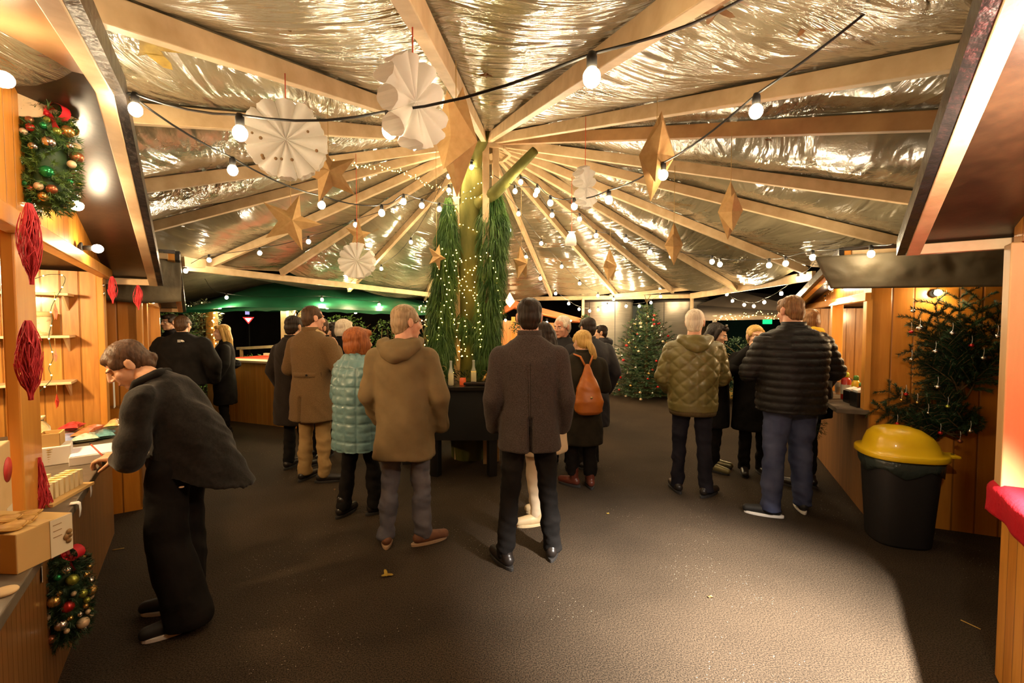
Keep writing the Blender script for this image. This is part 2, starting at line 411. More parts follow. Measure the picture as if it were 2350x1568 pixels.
festoon([E(1130,400,5.4)]+B((1182,439,5.0),(1229,447,5.0),(1267,494,5.3),(1330,503,5.3),(1368,541,5.6),(1436,551,5.4),(1491,579,5.3),(1541,588,5.1),(1634,601,4.9),(1652,607,4.9),(1765,609,4.5),(1803,605,4.3),(1865,591,4.05),(1999,583,3.45))+[E(2050,560,3.2)],'long festoon from the trunk to the right stall tarpaulin with fourteen bulbs',.0035)
festoon([E(1150,430,5.5)]+B((1190,491,5.9),(1242,559,6.6),(1289,612,7.4),(1330,651,8.2),(1372,679,8.8),(1408,687,9.2)),'straight festoon down the foil to the steel drums, passing the tiny paper bag',.003,True)
festoon([E(1150,480,5.5)]+B((1168,529,5.9),(1207,591,6.6),(1240,639,7.4),(1275,674,8.2),(1305,697,8.8),(1329,710,9.2),(1353,714,9.4),(1373,711,9.5),(1394,702,9.6),(1405,696,9.6),(1437,703,9.5),(1467,703,9.5),(1494,695,9.4),(1516,681,9.3)),'festoon falling beside the garland and sagging in front of the steel drums and fir tree',.003,True)
festoon([E(1870,600,4.2)]+B((1832,640,5.9),(1793,674,6.6),(1754,694,7.2),(1730,703,7.6),(1708,700,7.9),(1681,691,8.2),(1668,676,8.5)),'festoon sagging in front of the grey tent canopy at right',.003,True)
# single lamps screwed to the stalls
def wall_bulb(px,py,Y,label,n=None,p0=None):
    p=at(px,py,Y) if n is None else onplane(px,py,Vector(p0)+Vector(n)*.095,Vector(n))
    t=thing('wall_lamp',label,'lamp',p)
    b=hang_bulb(Vector((0,0,.055)),t)
    if n is not None: t.rotation_euler=Vector((0,0,-1)).rotation_difference(Vector(n)).to_euler()
    MB().lathe([(.03,.065),(.03,.075),(.014,.085)],n=12).build('base_plate',BLACK,t)
# ------------------------------------------------------------------ hanging stars (folded card)
STARM=mat('folded brown card',(.46,.29,.125),.75,col2=(.40,.24,.095),nscale=30,bump=.12,bscale=160)
STARD=mat('dark side card',(.34,.19,.06),.75,col2=(.40,.24,.08),nscale=30)
STRING=mat('thin twine',(.45,.30,.12),.8); REDSTRING=mat('red twine',(.65,.10,.05),.8)
def star_mesh(r,ri,dep):
    mb=MB(); vs=[]
    for k in range(10):
        a=PI/2+PI*k/5; q=r if k%2==0 else ri; vs.append((q*math.cos(a),0,q*math.sin(a)))
    f=(0,-dep,0); b=(0,dep,0)
    for k in range(10):
        a=vs[k]; c=vs[(k+1)%10]
        mb.add([a,f,c],[(0,1,2)],0); mb.add([a,c,b],[(0,1,2)],0)
    return mb
def star(px,py,hpx,D,yaw,roll,label,tilt=0,strtop=None,side=1.0):
    c=at(px,py,D); r=hpx/F*D*.53
    t=thing('paper_star',label,'star ornament',c,0,'folded card stars under the tent roof')
    o=star_mesh(r,r*.40,r*.38).build('star_body',STARM,t,fix=True)
    o.rotation_euler=(tilt,roll,yaw)
    MB().tube([(0,0,r*.3),(0,0,max(r*1.05,roofz(c.x,c.y)-c.z-.10))],.0022,5).build('string',STRING,t)
    return t
star(1047,322,240,1.9,1.5,.12,'largest brown card star, seen edge-on beside the big white paper flower',.1)
star(754,398,135,2.75,.45,-.32,'brown card star hanging right of the left paper flower',.05)
star(668,510,125,3.6,.55,.28,'pale card star hanging alone below the left rafters')
star(823,540,70,4.6,1.0,0,'card star half hidden behind the round paper rosette')
star(1002,590,60,5.0,1.0,.3,'card star tucked against the left garland')
star(1507,358,195,2.5,1.35,.08,'big card star in front of the right rafters, with a bulb at its lower point',.1)
star(1676,485,130,3.1,1.25,.05,'card star hanging nearest the right stall roof')
star(1546,563,98,4.2,1.2,0,'slim card star with a lit bulb over its lower tip')
star(1400,612,78,5.3,1.15,-.1,'card star in the middle of the right roof slope')
star(1196,606,76,5.4,1.1,-.15,'card star just right of the right garland')
# ------------------------------------------------------------------ paper bag flowers
PAPERW=mat('white bag paper',(.93,.91,.88),.85,col2=(.88,.85,.80),nscale=16,bump=.15,bscale=40,subs=0)
def _translucent(m,f,c):
    nt=m.node_tree; b=nt.nodes['Principled BSDF']; o=[n for n in nt.nodes if n.type=='OUTPUT_MATERIAL'][0]
    t=nt.nodes.new('ShaderNodeBsdfTranslucent'); t.inputs[0].default_value=(*c,1); x=nt.nodes.new('ShaderNodeMixShader'); x.inputs[0].default_value=f
    nt.links.new(b.outputs[0],x.inputs[1]); nt.links.new(t.outputs[0],x.inputs[2]); nt.links.new(x.outputs[0],o.inputs[0])
_translucent(PAPERW,.5,(.96,.93,.88))
HOLE=mat('punched hole',(.25,.16,.08),.9)
def bagflower(px,py,r,D,yaw,label,nb=12,tilt=0,sx=1,strl=.3,missing=(),holes=True,red=True):
    c=at(px,py,D); t=thing('paper_flower',label,'paper flower',c,0,'white paper flowers under the tent roof')
    mb=MB(); RR=random.Random(int(px))
    for k in range(nb):
        if k in missing: continue
        a0=2*PI*k/nb; w=2*PI/nb*.98
        # each bag: a puffed wedge, scalloped at the rim
        nu,nv=6,7; top=[];bot=[]
        for i in range(nu+1):
            s=i/nu; rr=.02*r+s*r*(1+.03*RR.uniform(-1,1))
            for j in range(nv+1):
                v=j/nv; a=a0+w*(v-.5)
                e=(1-.05*abs(math.cos(3*PI*v))) if i==nu else 1
                th=.26*r*math.sin(PI*v)**.7*(.25+.75*s)+.004
                z=.05*r*math.sin(5*a)*s
                top.append((rr*e*math.cos(a),-th+z,rr*e*math.sin(a))); bot.append((rr*e*math.cos(a),th+z,rr*e*math.sin(a)))
        n=(nu+1)*(nv+1); fs=[]
        for i in range(nu):
            for j in range(nv):
                q=i*(nv+1)+j; fs.append((q,q+1,q+nv+2,q+nv+1)); fs.append((n+q,n+q+nv+1,n+q+nv+2,n+q+1))
        mb.add(top+bot,fs,0,True)
        for j in range(nv):
            q=nu*(nv+1)+j; mb.add([top[q],top[q+1],bot[q+1],bot[q]],[(0,1,2,3)],0)
    o=mb.build('paper_bags',PAPERW,t,fix=True); o.rotation_euler=(tilt,0,yaw); o.scale=(sx,1,1)
    if holes:
        hb=MB()
        for k in range(9):
            a=RR.uniform(0,2*PI); q=r*RR.uniform(.45,.95); h=r*RR.uniform(.03,.05)
            hb.lathe([(h,0),(h,.003)],(q*math.cos(a),-.262*r,q*math.sin(a)),10,Rx(PI/2))
        h=hb.build('punched_hole',HOLE,o)
    MB().tube([(0,0,r*.6),(0,0,max(r*1.02,roofz(c.x,c.y)-c.z-.08))],.0025,5).build('string',REDSTRING if red else STRING,t)
bagflower(657,322,.180,2.2,.35,'white paper bag flower hanging at the left, speckled with punched holes',12,.1,1,.20)
bagflower(948,236,.140,1.5,1.12,'largest white paper bag flower, in front of the rafters beside the big star',11,0,1.0,.14,holes=False)
bagflower(820,599,.165,4.2,-.1,'round white paper rosette with one missing wedge, above the green canopy',14,0,1,.25,(2,),False)
bagflower(1343,431,.152,3.4,1.05,'narrow white paper flower beside the right festoon',12,0,1.0,.28,holes=False)
def paper_bag():
    c=at(1310,548,5.5); t=thing('paper_bag',"tiny white paper bag hanging on a red thread under the foil",'paper bag',c)
    mb=MB().loft([(0,0,-.08,.065,.04),(0,0,-.03,.07,.045),(.005,0,.04,.05,.03),(.01,0,.07,.03,.015),(.01,0,.085,.05,.02)],16)
    mb.build('bag',PAPERW,t); MB().tube([(0.01,0,.06),(0.01,0,roofz(c.x,c.y)-c.z-.12)],.003,5).build('string',REDSTRING,t)
paper_bag()
# ------------------------------------------------------------------ living trunk in the middle of the tent
MOSS=mat('mossy bark',(.068,.072,.016),.8,col2=(.15,.14,.036),nscale=5,stretch=(1,1,.35),bump=.6,bscale=14,bdist=.02)
NEEDLE=mat('evergreen needles',(.026,.080,.010),.55,col2=(.075,.145,.022),nscale=6)
NEEDLED=mat('dark fir needles',(.012,.036,.012),.6,col2=(.026,.062,.018),nscale=8)
TWIG=mat('twig bark',(.12,.075,.03),.8)
TP=Vector((-.52,5.6,0))
def build_trunk():
    t=thing('tree_trunk','mossy living tree trunk rising through the tent roof, wrapped in fairy lights','tree',TP)
    def rr(z): return .225-.014*z+.02*math.sin(z*3)
    mb=MB(); n=24; vs=[];fs=[]; K=46
    for i in range(K+1):
        z=-.05+i*(4.3/K)
        for j in range(n):
            a=2*PI*j/n; q=rr(z)*(1+.07*noise.noise(Vector((math.cos(a)*1.5,math.sin(a)*1.5,z*1.2)))*2)
            vs.append((q*math.cos(a)+.02*math.sin(z*1.3)+.035*z*.4,q*math.sin(a),z))
    for i in range(K):
        for j in range(n): j2=(j+1)%n; fs.append((i*n+j,i*n+j2,(i+1)*n+j2,(i+1)*n+j))
    mb.add(vs,fs,0,True).build('trunk',MOSS,t)
    def br(P,r):
        pts=[at(*p)-TP for p in P]; MB().tube(catmull(pts,6),[r[0]+(r[1]-r[0])*i/((len(P)-1)*6) for i in range((len(P)-1)*6+1)],12).build('branch',MOSS,t)
    br([(1100,470,5.45),(1140,438,5.25),(1180,395,5.0),(1228,345,4.8)],(.085,.045))
    br([(1092,380,5.4),(1100,345,5.3),(1112,318,5.2),(1122,296,5.1)],(.075,.04))
build_trunk()
def strand(mb,p,d,L,w,grav,RR,k=4,leaf=0):
    """a thin hanging spray: curved three-sided blade"""
    p=Vector(p); d=Vector(d).normalized(); side=d.cross(Vector((RR.uniform(-1,1),RR.uniform(-1,1),RR.uniform(-.3,.3))))
    if side.length<1e-3: side=Vector((1,0,0))
    side.normalize(); vs=[];fs=[]
    for i in range(k+1):
        q=w*(1-i/k)**.6*.5+.0006; vs+= [p-side*q,p+side*q]
        d=(d+Vector((0,0,-grav))).normalized(); p=p+d*(L/k)
    for i in range(k): fs.append((2*i,2*i+1,2*i+3,2*i+2))
    mb.add(vs,fs,0,False)
def garland(name,label,spine,n,seed):
    RR=random.Random(seed); P=[at(*s[:3]) for s in spine]; rad=[s[3] for s in spine]; o0=P[-1].copy()
    t=thing(name,label,'garland',o0)
    MB().tube([p-o0 for p in catmull(P,5)],.014,6).build('stem',TWIG,t)
    C=catmull(P,8); mb=MB(); m=len(C)
    for k in range(n):
        f=RR.random(); i=f*(m-1); a=int(i); p=C[min(a,m-1)]
        ri=f*(len(rad)-1); r=rad[int(ri)]+(rad[min(int(ri)+1,len(rad)-1)]-rad[int(ri)])*(ri-int(ri))
        ang=RR.uniform(0,2*PI); q=r*math.sqrt(RR.random())
        c=p-o0+Vector((math.cos(ang)*q,math.sin(ang)*q*.7,RR.uniform(-.05,.06)))
        # a drooping branchlet carrying a brush of long fine needles
        d=Vector((math.cos(ang)*.5,math.sin(ang)*.5,RR.uniform(-.8,.1)))
        for s in range(7):
            dd=d+Vector((RR.uniform(-.45,.45),RR.uniform(-.45,.45),RR.uniform(-.5,.1)))
            strand(mb,c+Vector((RR.uniform(-.015,.015),RR.uniform(-.015,.015),RR.uniform(-.03,.03))),dd,RR.uniform(.12,.23),.0075,.55,RR)
    mb.build('foliage',NEEDLE,t)
    return t
garland('evergreen_garland','long drooping pine garland on the left side of the trunk',[(1030,468,5.45,.03),(1028,540,5.4,.11),(1021,620,5.35,.12),(1012,720,5.3,.14),(1012,800,5.2,.13),(1006,835,5.12,.07)],1300,3)
garland('evergreen_garland','long drooping pine garland on the right side of the trunk, fuller at the top',[(1132,455,5.4,.06),(1132,520,5.35,.17),(1129,620,5.3,.13),(1123,720,5.25,.13),(1118,790,5.2,.13),(1114,828,5.12,.07)],1400,4)
garland('evergreen_spray','short pine spray tied low across the middle of the trunk',[(1060,735,5.33,.04),(1080,758,5.3,.05),(1100,768,5.3,.04)],70,5)
# fairy light wire winding round the trunk
def fairy(name,label,pts,nled,cat='fairy lights',r=.0055,wire=.0018,jit=.0,seed=1,ind=100):
    RR=random.Random(seed); o0=pts[0].copy(); P=[p-o0 for p in pts]
    t=thing(name,label,cat,o0)
    MB().tube(P,wire,4,cap=False).build('wire',mat('green wire',(.03,.05,.02),.6),t)
    L=[0]
    for i in range(len(P)-1): L.append(L[-1]+(P[i+1]-P[i]).length)
    lm=MB().sph((0,0,0),r,6,4).mesh('led'); lm.materials.append(LED)
    extra=MB(); ne=0; j=0
    for k in range(nled):
        s=L[-1]*(k+.5)/nled
        while j<len(L)-2 and L[j+1]<s: j+=1
        p=P[j].lerp(P[j+1],(s-L[j])/max(1e-6,L[j+1]-L[j]))+Vector((RR.uniform(-jit,jit),RR.uniform(-jit,jit),RR.uniform(-jit,jit)))
        if k%max(1,round(nled/ind))==0 and ne<ind:
            o=bpy.data.objects.new('led',lm); COL.objects.link(o); o.parent=t; o.location=p; ne+=1
        else: extra.sph(p,r,6,4)
    if extra.v:
        o=extra.build('led',LED,t); o['kind']='stuff'
    return t
W=[]
for i in range(520):
    f=i/519; z=.98+f*2.35; a=f*2*PI*9+.35*math.sin(f*40)
    rr_=.30+.05*math.sin(f*23)+.04*math.sin(f*57)
    W.append(TP+Vector((rr_*math.cos(a)+.02,rr_*math.sin(a)*1.0,z+.10*math.sin(a*1.7))))
fairy('trunk_fairy_lights','warm fairy light wire wound round the trunk from table to roof',W,300,r=.0062,jit=.02)
W=[]
for i in range(140):
    f=i/139; x=-.40+f*.72
    W.append(TP+Vector((x*.9+.1*math.sin(f*21),-.42-.07*math.sin(f*30),1.3+1.1*abs(math.sin(f*9))+.1*math.sin(f*50))))
fairy('garland_fairy_lights','second fairy light wire zigzagging over the front of the two garlands',W,110,r=.006,jit=.02,seed=2)
W=[]
for i in range(200):
    f=i/199; p=at(975+28*math.sin(f*44)+12*math.sin(f*13),690+185*f,6.6+.25*math.cos(f*44)); W.append(p)
fairy('bush_fairy_lights','dense fairy lights on the thin shrub behind the left garland',W,100,r=.010,seed=3,jit=.03)
W=[at(735,362,3.3),at(770,372,3.4),at(830,380,3.8),at(880,385,4.1),at(935,398,4.5),at(975,420,4.9),at(1040,440,5.3)]
fairy('roof_fairy_lights','fine fairy light wire along the left roof slope, above the small stars',catmull(W,8),70,r=.0045,seed=4,jit=.02)
# ------------------------------------------------------------------ round bar table about the trunk
def bar_table():
    t=thing('bar_table','black octagonal standing bar table built around the tree trunk','table',(TP.x,TP.y,0))
    n=8; r0,r1=.36,.92
    def ring(mb,ra,rb,z0,z1):
        vs=[];fs=[]
        for j in range(n):
            a=2*PI*(j+.5)/n
            for r,z in ((ra,z0),(rb,z0),(rb,z1),(ra,z1)): vs.append((r*math.cos(a),r*math.sin(a),z))
        for j in range(n):
            k=(j+1)%n
            for q in range(4): fs.append((4*j+q,4*j+(q+1)%4,4*k+(q+1)%4,4*k+q))
        return mb.add(vs,fs)
    ring(MB(),r0,r1,.94,.98).build('tabletop',BLACKG,t,bevel=.004,fix=True)
    ring(MB(),r1-.10,r1-.06,.40,.94).build('skirt',BLACK,t,fix=True)
    for j in range(n):
        a=2*PI*(j+.5)/n; MB().box(((r1-.13)*math.cos(a),(r1-.13)*math.sin(a),.47),(.09,.09,.94),Rz(a)).build('leg',BLACK,t,bevel=.004)
bar_table()
GLASS=mat('clear glass',(.75,.76,.66),.06,alpha=.38,coat=1)
LEMON=mat('pale yellow drink',(.70,.50,.13),.3)
REDGL=mat('red tea light glass',(.45,.06,.02),.15,trans=.5,emit=(.9,.14,.02),es=.12)
FLAME=mat('candle flame',(1,.6,.2),.5,emit=(1,.55,.16),es=60)
WAX=mat('wax',(.8,.7,.55),.5)
GOLD=mat('gold ribbon',(.75,.48,.14),.3,metal=.8)
def bottle(p,label,fill,h=.27):
    t=thing('drink_bottle',label,'bottle',p,0,'drink bottles on the bar table')
    s=h/.27
    MB().lathe([(.004,.004),(.028,.0),(.031,.012),(.031,.12),(.026,.155),(.014,.195),(.0125,.25),(.015,.252),(.015,.268),(.011,.27)],n=18).build('glass',GLASS,t)
    MB().lathe([(.027,.006),(.0285,.012),(.0285,fill),(.004,fill+.001)],n=16).build('drink',LEMON,t)
bottle(at(1035,889,4.86)*1,'left glass bottle of pale drink on the bar table',.13)
bottle(at(1087,884,4.95)*1,'right glass bottle of golden drink on the bar table',.15)
for o in bpy.data.objects:
    if o.name.startswith('drink_bottle'): o.location.z=.98
def tealight(p,label,r=.035,h=.075,ring=REDGL):
    t=thing('tea_light_holder',label,'candle',p)
    MB().lathe([(r*.9,0),(r,.004),(r,h),(r*.88,h),(r*.88,.008),(.001,.008)],n=18).build('glass_cup',ring,t)
    MB().lathe([(r*.6,.009),(r*.6,.026),(.001,.026)],n=14).build('wax',WAX,t)
    MB().sph((0,0,.040),(.006,.006,.013),8,6).build('flame',FLAME,t)
p=at(1062,886,4.93); p.z=.98; tealight(p,'red glass tea light glowing between the two bottles')
def napkin():
    p=at(1093,884,4.85); p.z=.985; t=thing('folded_scarf','crumpled dark cloth lying on the bar table beside the right bottle','cloth',p)
    mb=MB().cap((-.12,0,.015),.02,(.1,.02,.015),.022).cap((-.05,.03,.02),.02,(.13,-.02,.014),.016)
    obj('cloth',remesh(mb,.008,3,clampz=-.004),mat('dark cloth',(.03,.022,.018),.9),t)
napkin()
def bow(px,py,D,label,m,s=.09,cat='bow',name='ribbon_bow'):
    p=at(px,py,D); t=thing(name,label,cat,p)
    for sg in (-1,1):
        mb=MB(); pts=[]
        vs=[];fs=[]
        for i in range(13):
            a=PI*i/12*2; x=sg*s*(.55-.55*math.cos(a))*.9; z=s*.42*math.sin(a)+.1*s
            vs+=[(x,-.25*s,z),(x,.25*s,z)]
        for i in range(12): fs.append((2*i,2*i+1,2*i+3,2*i+2))
        mb.add(vs,fs,0,True).build('loop',m,t)
        mb=MB(); vs=[];fs=[]
        for i in range(7):
            f=i/6; x=sg*s*(.1+.55*f); z=-s*1.1*f; w=.16*s+.14*s*f
            vs+=[(x-w*.7,-.1*s+.05*s*math.sin(f*6),z),(x+w*.7,-.1*s+.05*s*math.sin(f*6+1),z)]
        for i in range(6): fs.append((2*i,2*i+1,2*i+3,2*i+2))
        mb.add(vs,fs,0,True).build('tail',m,t)
    MB().sph((0,-.1*s,0),.15*s,10,8).build('knot',m,t)
    return t
for px,py,D,l in ((1010,848,4.98,'gold ribbon bow at the foot of the left garland'),(1118,858,4.9,'gold ribbon bow at the foot of the right garland')):
    bow(px,py,D,l,GOLD,.07)
def plinth():
    p=Vector((TP.x,TP.y,.98)); t=thing('fir_collar','low ring of dark fir sprigs around the trunk on the table','fir sprigs',p)
    RR=random.Random(9); mb=MB()
    for k in range(600):
        a=RR.uniform(0,2*PI); r=RR.uniform(.26,.5); 
        strand(mb,(r*math.cos(a),r*math.sin(a),RR.uniform(.0,.12)),(math.cos(a)*.8,math.sin(a)*.8,.5),RR.uniform(.08,.16),.008,.12,RR)
    mb.build('sprigs',NEEDLED,t)
plinth()
LAMPLITPLY=mat('lamplit plywood',(.34,.19,.085),.35,col2=(.42,.25,.12),nscale=6,spec=.6,coat=.3)  # near left roof panel: lamplight on the plywood is put into its paler colour
# ------------------------------------------------------------------ market stalls (local: x along the front, y into the stall)
def stall(name,label,loc,ang,x0,x1,depth,roof,zt,zc,ov=.24,ove=.12,posts=(),front=BROWNB,side=ORANGEW,gable=ORANGE,near_wall=True,counter=(.10,.55),ctop=None,inner=KNOT,roofback=None,cx=None,trim=None):
    t=thing(name,label,'market stall',loc,ang)
    (ra,rza),(rb,rzb),(rc,rzc)=roof           # roof line as seen from the front
    def rz(x):
        return rza+(rzb-rza)*(x-ra)/(rb-ra) if x<=rb else rzb+(rzc-rzb)*(x-rb)/(rc-rb)
    yb=depth+.15
    def slab(xa,za,xb,zb):
        m=MB(); th=.03
        m.add([(xa,-ov,za),(xb,-ov,zb),(xb,yb,zb),(xa,yb,za),(xa,-ov,za+th),(xb,-ov,zb+th),(xb,yb,zb+th),(xa,yb,za+th)],
              [(0,1,2,3),(7,6,5,4),(0,4,5,1),(1,5,6,2),(2,6,7,3),(3,7,4,0)])
        m.build('roof_panel',LAMPLITPLY if (name=='market_stall' and xa<-3) else DARKPLY,t)
        MB().beam((xa,-ov+.03,za-.03),(xb,-ov+.03,zb-.03),.055,.06).build('edge_batten',ORTRIM if name in('food_stall','wooden_stall') else PINE,t,bevel=.004)
        MB().beam((xa,-ov-.016,za-.015),(xb,-ov-.016,zb-.015),.035,.08).build('edge_wrap',mat('black edge wrap',(.02,.018,.018),.28,bump=.5,bscale=14,bdist=.02),t)
    if rb>ra+.01: slab(ra,rza,rb,rzb)
    if rc>rb+.01: slab(rb,rzb,rc,rzc)
    for xe,ze in ((ra,rza),(rc,rzc)):
        MB().box((xe,(depth-ov)/2+.02,ze-.03),(.045,depth+ov-.06,.05)).build('eave_batten',PINE,t,bevel=.003)
    # gable boards over the opening
    P=[Vector((x0,0,zt)),Vector((x1,0,zt)),Vector((x1,0,rz(x1)))]
    if x0<rb<x1: P.append(Vector((rb,0,rzb)))
    P.append(Vector((x0,0,rz(x0))))
    MB().extrude(P,(0,.025,0)).build('gable_boards',gable,t,fix=True)
    if name!='orange_stall': MB().box(((x0+x1)/2,-.012,zt+.02),(x1-x0,.06,.07)).build('header',ORTRIM,t,bevel=.005)
    # panels
    MB().box(((x0+x1)/2,.012,zc/2),(x1-x0,.024,zc-.04)).build('front_panel',front,t)
    for xs in (x0,x1):
        s=1 if xs==x0 else -1
        z=rz(xs)
        o=MB().box((xs+s*.012,depth/2,z/2-.005),(.024,depth-.02,z-.01)).build('side_wall',side if True else inner,t)
        o=MB().box((xs+s*.034,depth/2,(z+.1)/2),(.02,depth-.06,z-.12)).build('inner_wall',inner,t)
    MB().box(((x0+x1)/2,depth-.02,1.0),(x1-x0-.06,.03,1.98)).build('back_wall',inner,t)
    for a,b in posts:
        MB().box(((a+b)/2,.02,(zt+zc)/2),(abs(b-a),.04 if name=='market_stall' else .10,zt-zc)).build('post',trim or ORTRIM,t,bevel=.006)
    c0,c1=(x0,x1) if cx is None else cx
    MB().box(((c0+c1)/2,(counter[1]-counter[0])/2,zc-.02),(c1-c0,counter[0]+counter[1],.04)).build('counter',ctop or mat('dark counter top',(.10,.075,.05),.5,col2=(.14,.105,.07),nscale=9,bump=.1),t,bevel=.004)
    return t
def L2W(o,x,y,z):
    a=o.rotation_euler.z; return Vector((o.location.x+x*math.cos(a)-y*math.sin(a),o.location.y+x*math.sin(a)+y*math.cos(a),o.location.z+z))
H1P=gnd(263,1230); A1=math.atan2(.82,-.572)
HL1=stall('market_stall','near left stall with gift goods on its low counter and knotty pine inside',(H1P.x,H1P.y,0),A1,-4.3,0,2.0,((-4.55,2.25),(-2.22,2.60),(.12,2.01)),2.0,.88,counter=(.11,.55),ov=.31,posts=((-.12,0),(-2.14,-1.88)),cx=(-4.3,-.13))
n1=Vector((.82,.572,0))
H2P=Vector((-3.27,3.98,0))
HL2=stall('wooden_stall','second stall on the left, its side wall showing behind the bending woman',(H2P.x,H2P.y,0),A1,0,2.6,2.0,((-.15,2.26),(-.149,2.26),(2.75,1.86)),1.86,.95,posts=((0,.1),(2.5,2.6),(.55,.63)),ov=.28)
HR1=stall('orange_stall','near right stall cut off by the picture edge, with red cloth on its counter',(2.245,2.052,0),math.atan2(-.82,-.572),0,3.0,2.0,((-.10,2.05),(2.2,2.65),(3.1,2.45)),2.0,.92,posts=((0,.10),),front=ORANGE,counter=(.02,.55),trim=REDTRIM,ov=.36)
A2R=math.atan2(-.917,-.40)
c2=gnd(1984,1190)
HR2=stall('food_stall','second stall on the right, sauce bottles on its counter, fir swags on its side',(c2.x,c2.y,0),A2R,-2.8,0,2.0,((-2.95,1.84),(-2.949,1.84),(.10,2.25)),1.85,.92,ov=.22,posts=((-.1,0),(-1.25,-1.17),(-2.8,-2.7)),counter=(.22,.5))
SIDE_R=L2W(HR2,0,0,0)
# tarpaulins over the stall roofs, hanging down the near sides
def tarp(name,label,P,sag=.02,folds=8,mt=DARKTARP):
    """P: top-left, top-right, bottom-right, bottom-left"""
    o0=Vector(P[3]); a,b,c,d=[Vector(p)-o0 for p in P]; nu,nv=48,14; vs=[];fs=[]
    n=(b-a).cross(d-a).normalized()
    for i in range(nv+1):
        for j in range(nu+1):
            u=j/nu;v=i/nv; p=a.lerp(b,u).lerp(d.lerp(c,u),v)
            w=noise.noise(Vector((u*6,v*1.2,len(label))))*.045+noise.noise(Vector((u*20,v*5,3)))*.012
            p=p+n*(w*math.sin(PI*min(1,v*1.2)))-Vector((0,0,sag*math.sin(PI*u)*v)); vs.append(p)
    for i in range(nv):
        for j in range(nu): q=i*(nu+1)+j; fs.append((q,q+1,q+nu+2,q+nu+1))
    o=MB().add(vs,fs,0,True).build(name,mt); o.location=o0
    s=o.modifiers.new('t','SOLIDIFY'); s.thickness=.006
    tag(o,label,'tarpaulin'); return o
tarp('tarpaulin','dark tarpaulin hanging over the second left stall',[at(240,572,3.55),at(414,579,4.12),at(416,692,4.12),at(240,688,3.75)],.02)
tarp('tarpaulin','wide dusty dark tarpaulin over the second right stall, above the orange side wall',[at(1869,590,3.75),at(2360,560,3.15),at(2360,657,3.2),at(1906,663,3.70)],.0)
wall_bulb(6,182,1.45,'big lamp at the left picture edge under the left stall roof',n1,H1P)
wall_bulb(176,472,2.25,'lamp on the left stall gable below the hanging wreath',n1,H1P)
wall_bulb(224,571,2.85,'lamp on the left stall gable, the one further back',n1,H1P)
wall_bulb(352,690,4.55,'lamp at the second left stall beneath the tarpaulin')
wall_bulb(1990,670,4.0,'lamp at the front corner of the right food stall')
wall_bulb(1907,660,4.75,'lamp under the food stall roof near its sprig of fir')
wall_bulb(1897,694,5.3,'lamp at the far end of the food stall front')
wall_bulb(2153,672,3.52,'lamp on the orange side wall just above the big fir swag',(math.cos(A2R),math.sin(A2R),0),SIDE_R)
wall_bulb(1082,384,5.32,'single lamp at the top of the tree trunk')
# ------------------------------------------------------------------ things on and in the near left stall
CZ=.88
def onc(px,py,z=CZ): return atz(px,py,z)
CARDB=mat('cardboard',(.66,.42,.16),.75,col2=(.60,.38,.14),nscale=6)
LABELW=mat('printed label',(.78,.66,.45),.6)
def carton():
    p=onc(40,1320); q=onc(168,1258); d=(q-p); ang=math.atan2(d.y,d.x); L=d.length
    t=thing('cardboard_box','cardboard box with a printed paper label, at the front of the left counter','box',p,ang)
    MB().box((L/2,.13,.0625),(L,.26,.125)).build('carton',CARDB,t,bevel=.003)
    MB().box((L*.78,-.0012,.0625),(L*.42,.002,.123)).build('label',LABELW,t)
    ink=MB()
    for k in range(3): ink.box((L*.70,-.003,.105-.02*k),(L*.16,.001,.002))
    for x,z,r in ((.87,.05,.012),(.91,.065,.010),(.90,.035,.009),(.93,.05,.007)): ink.lathe([(r,0),(r,.001)],(L*x,-.004,z),10,Rx(PI/2))
    ink.build('print',mat('brown ink',(.30,.16,.05),.7),t)
    MB().box((L/2,.13,.1255),(.05,.26,.001)).build('tape',mat('parcel tape',(.62,.40,.16),.3),t)
    OR=mat('dried orange slice',(.42,.19,.03),.6,col2=(.58,.32,.07),nscale=40); RIM=mat('dried orange rind',(.55,.30,.06),.6)
    RR=random.Random(2)
    for k,(x,y,z,l) in enumerate(((.08,.08,.128,'dried orange slice lowest in the pile on the cardboard box'),(.035,.06,.135,'dried orange slice lying across the middle of the pile on the box'),(.07,.12,.142,'dried orange slice on top of the pile on the box'),(.14,.13,.127,'dried orange slice lying alone on the flat box top'))):
        c,s=math.cos(ang),math.sin(ang); w=Vector((p.x+x*c-y*s,p.y+x*s+y*c,p.z+z))
        o=thing('orange_slice',l,'dried fruit',w,RR.uniform(0,3),'dried orange slices on the cardboard box')
        o.rotation_euler=(RR.uniform(-.1,.1),RR.uniform(-.1,.1),0)
        MB().lathe([(.036,-.002),(.037,.002),(.001,.0025)],n=22).build('flesh',OR,o)
        MB().tube([(.037*math.cos(a*PI/10),.037*math.sin(a*PI/10),.003*math.sin(a*.9)) for a in range(21)],.003,6).build('rind',RIM,o)
carton()
SOAP=mat('cream soap carton',(.80,.64,.36),.6); SOAPB=mat('yellow band',(.72,.50,.13),.6); INK=mat('dark print',(.16,.09,.05),.7)
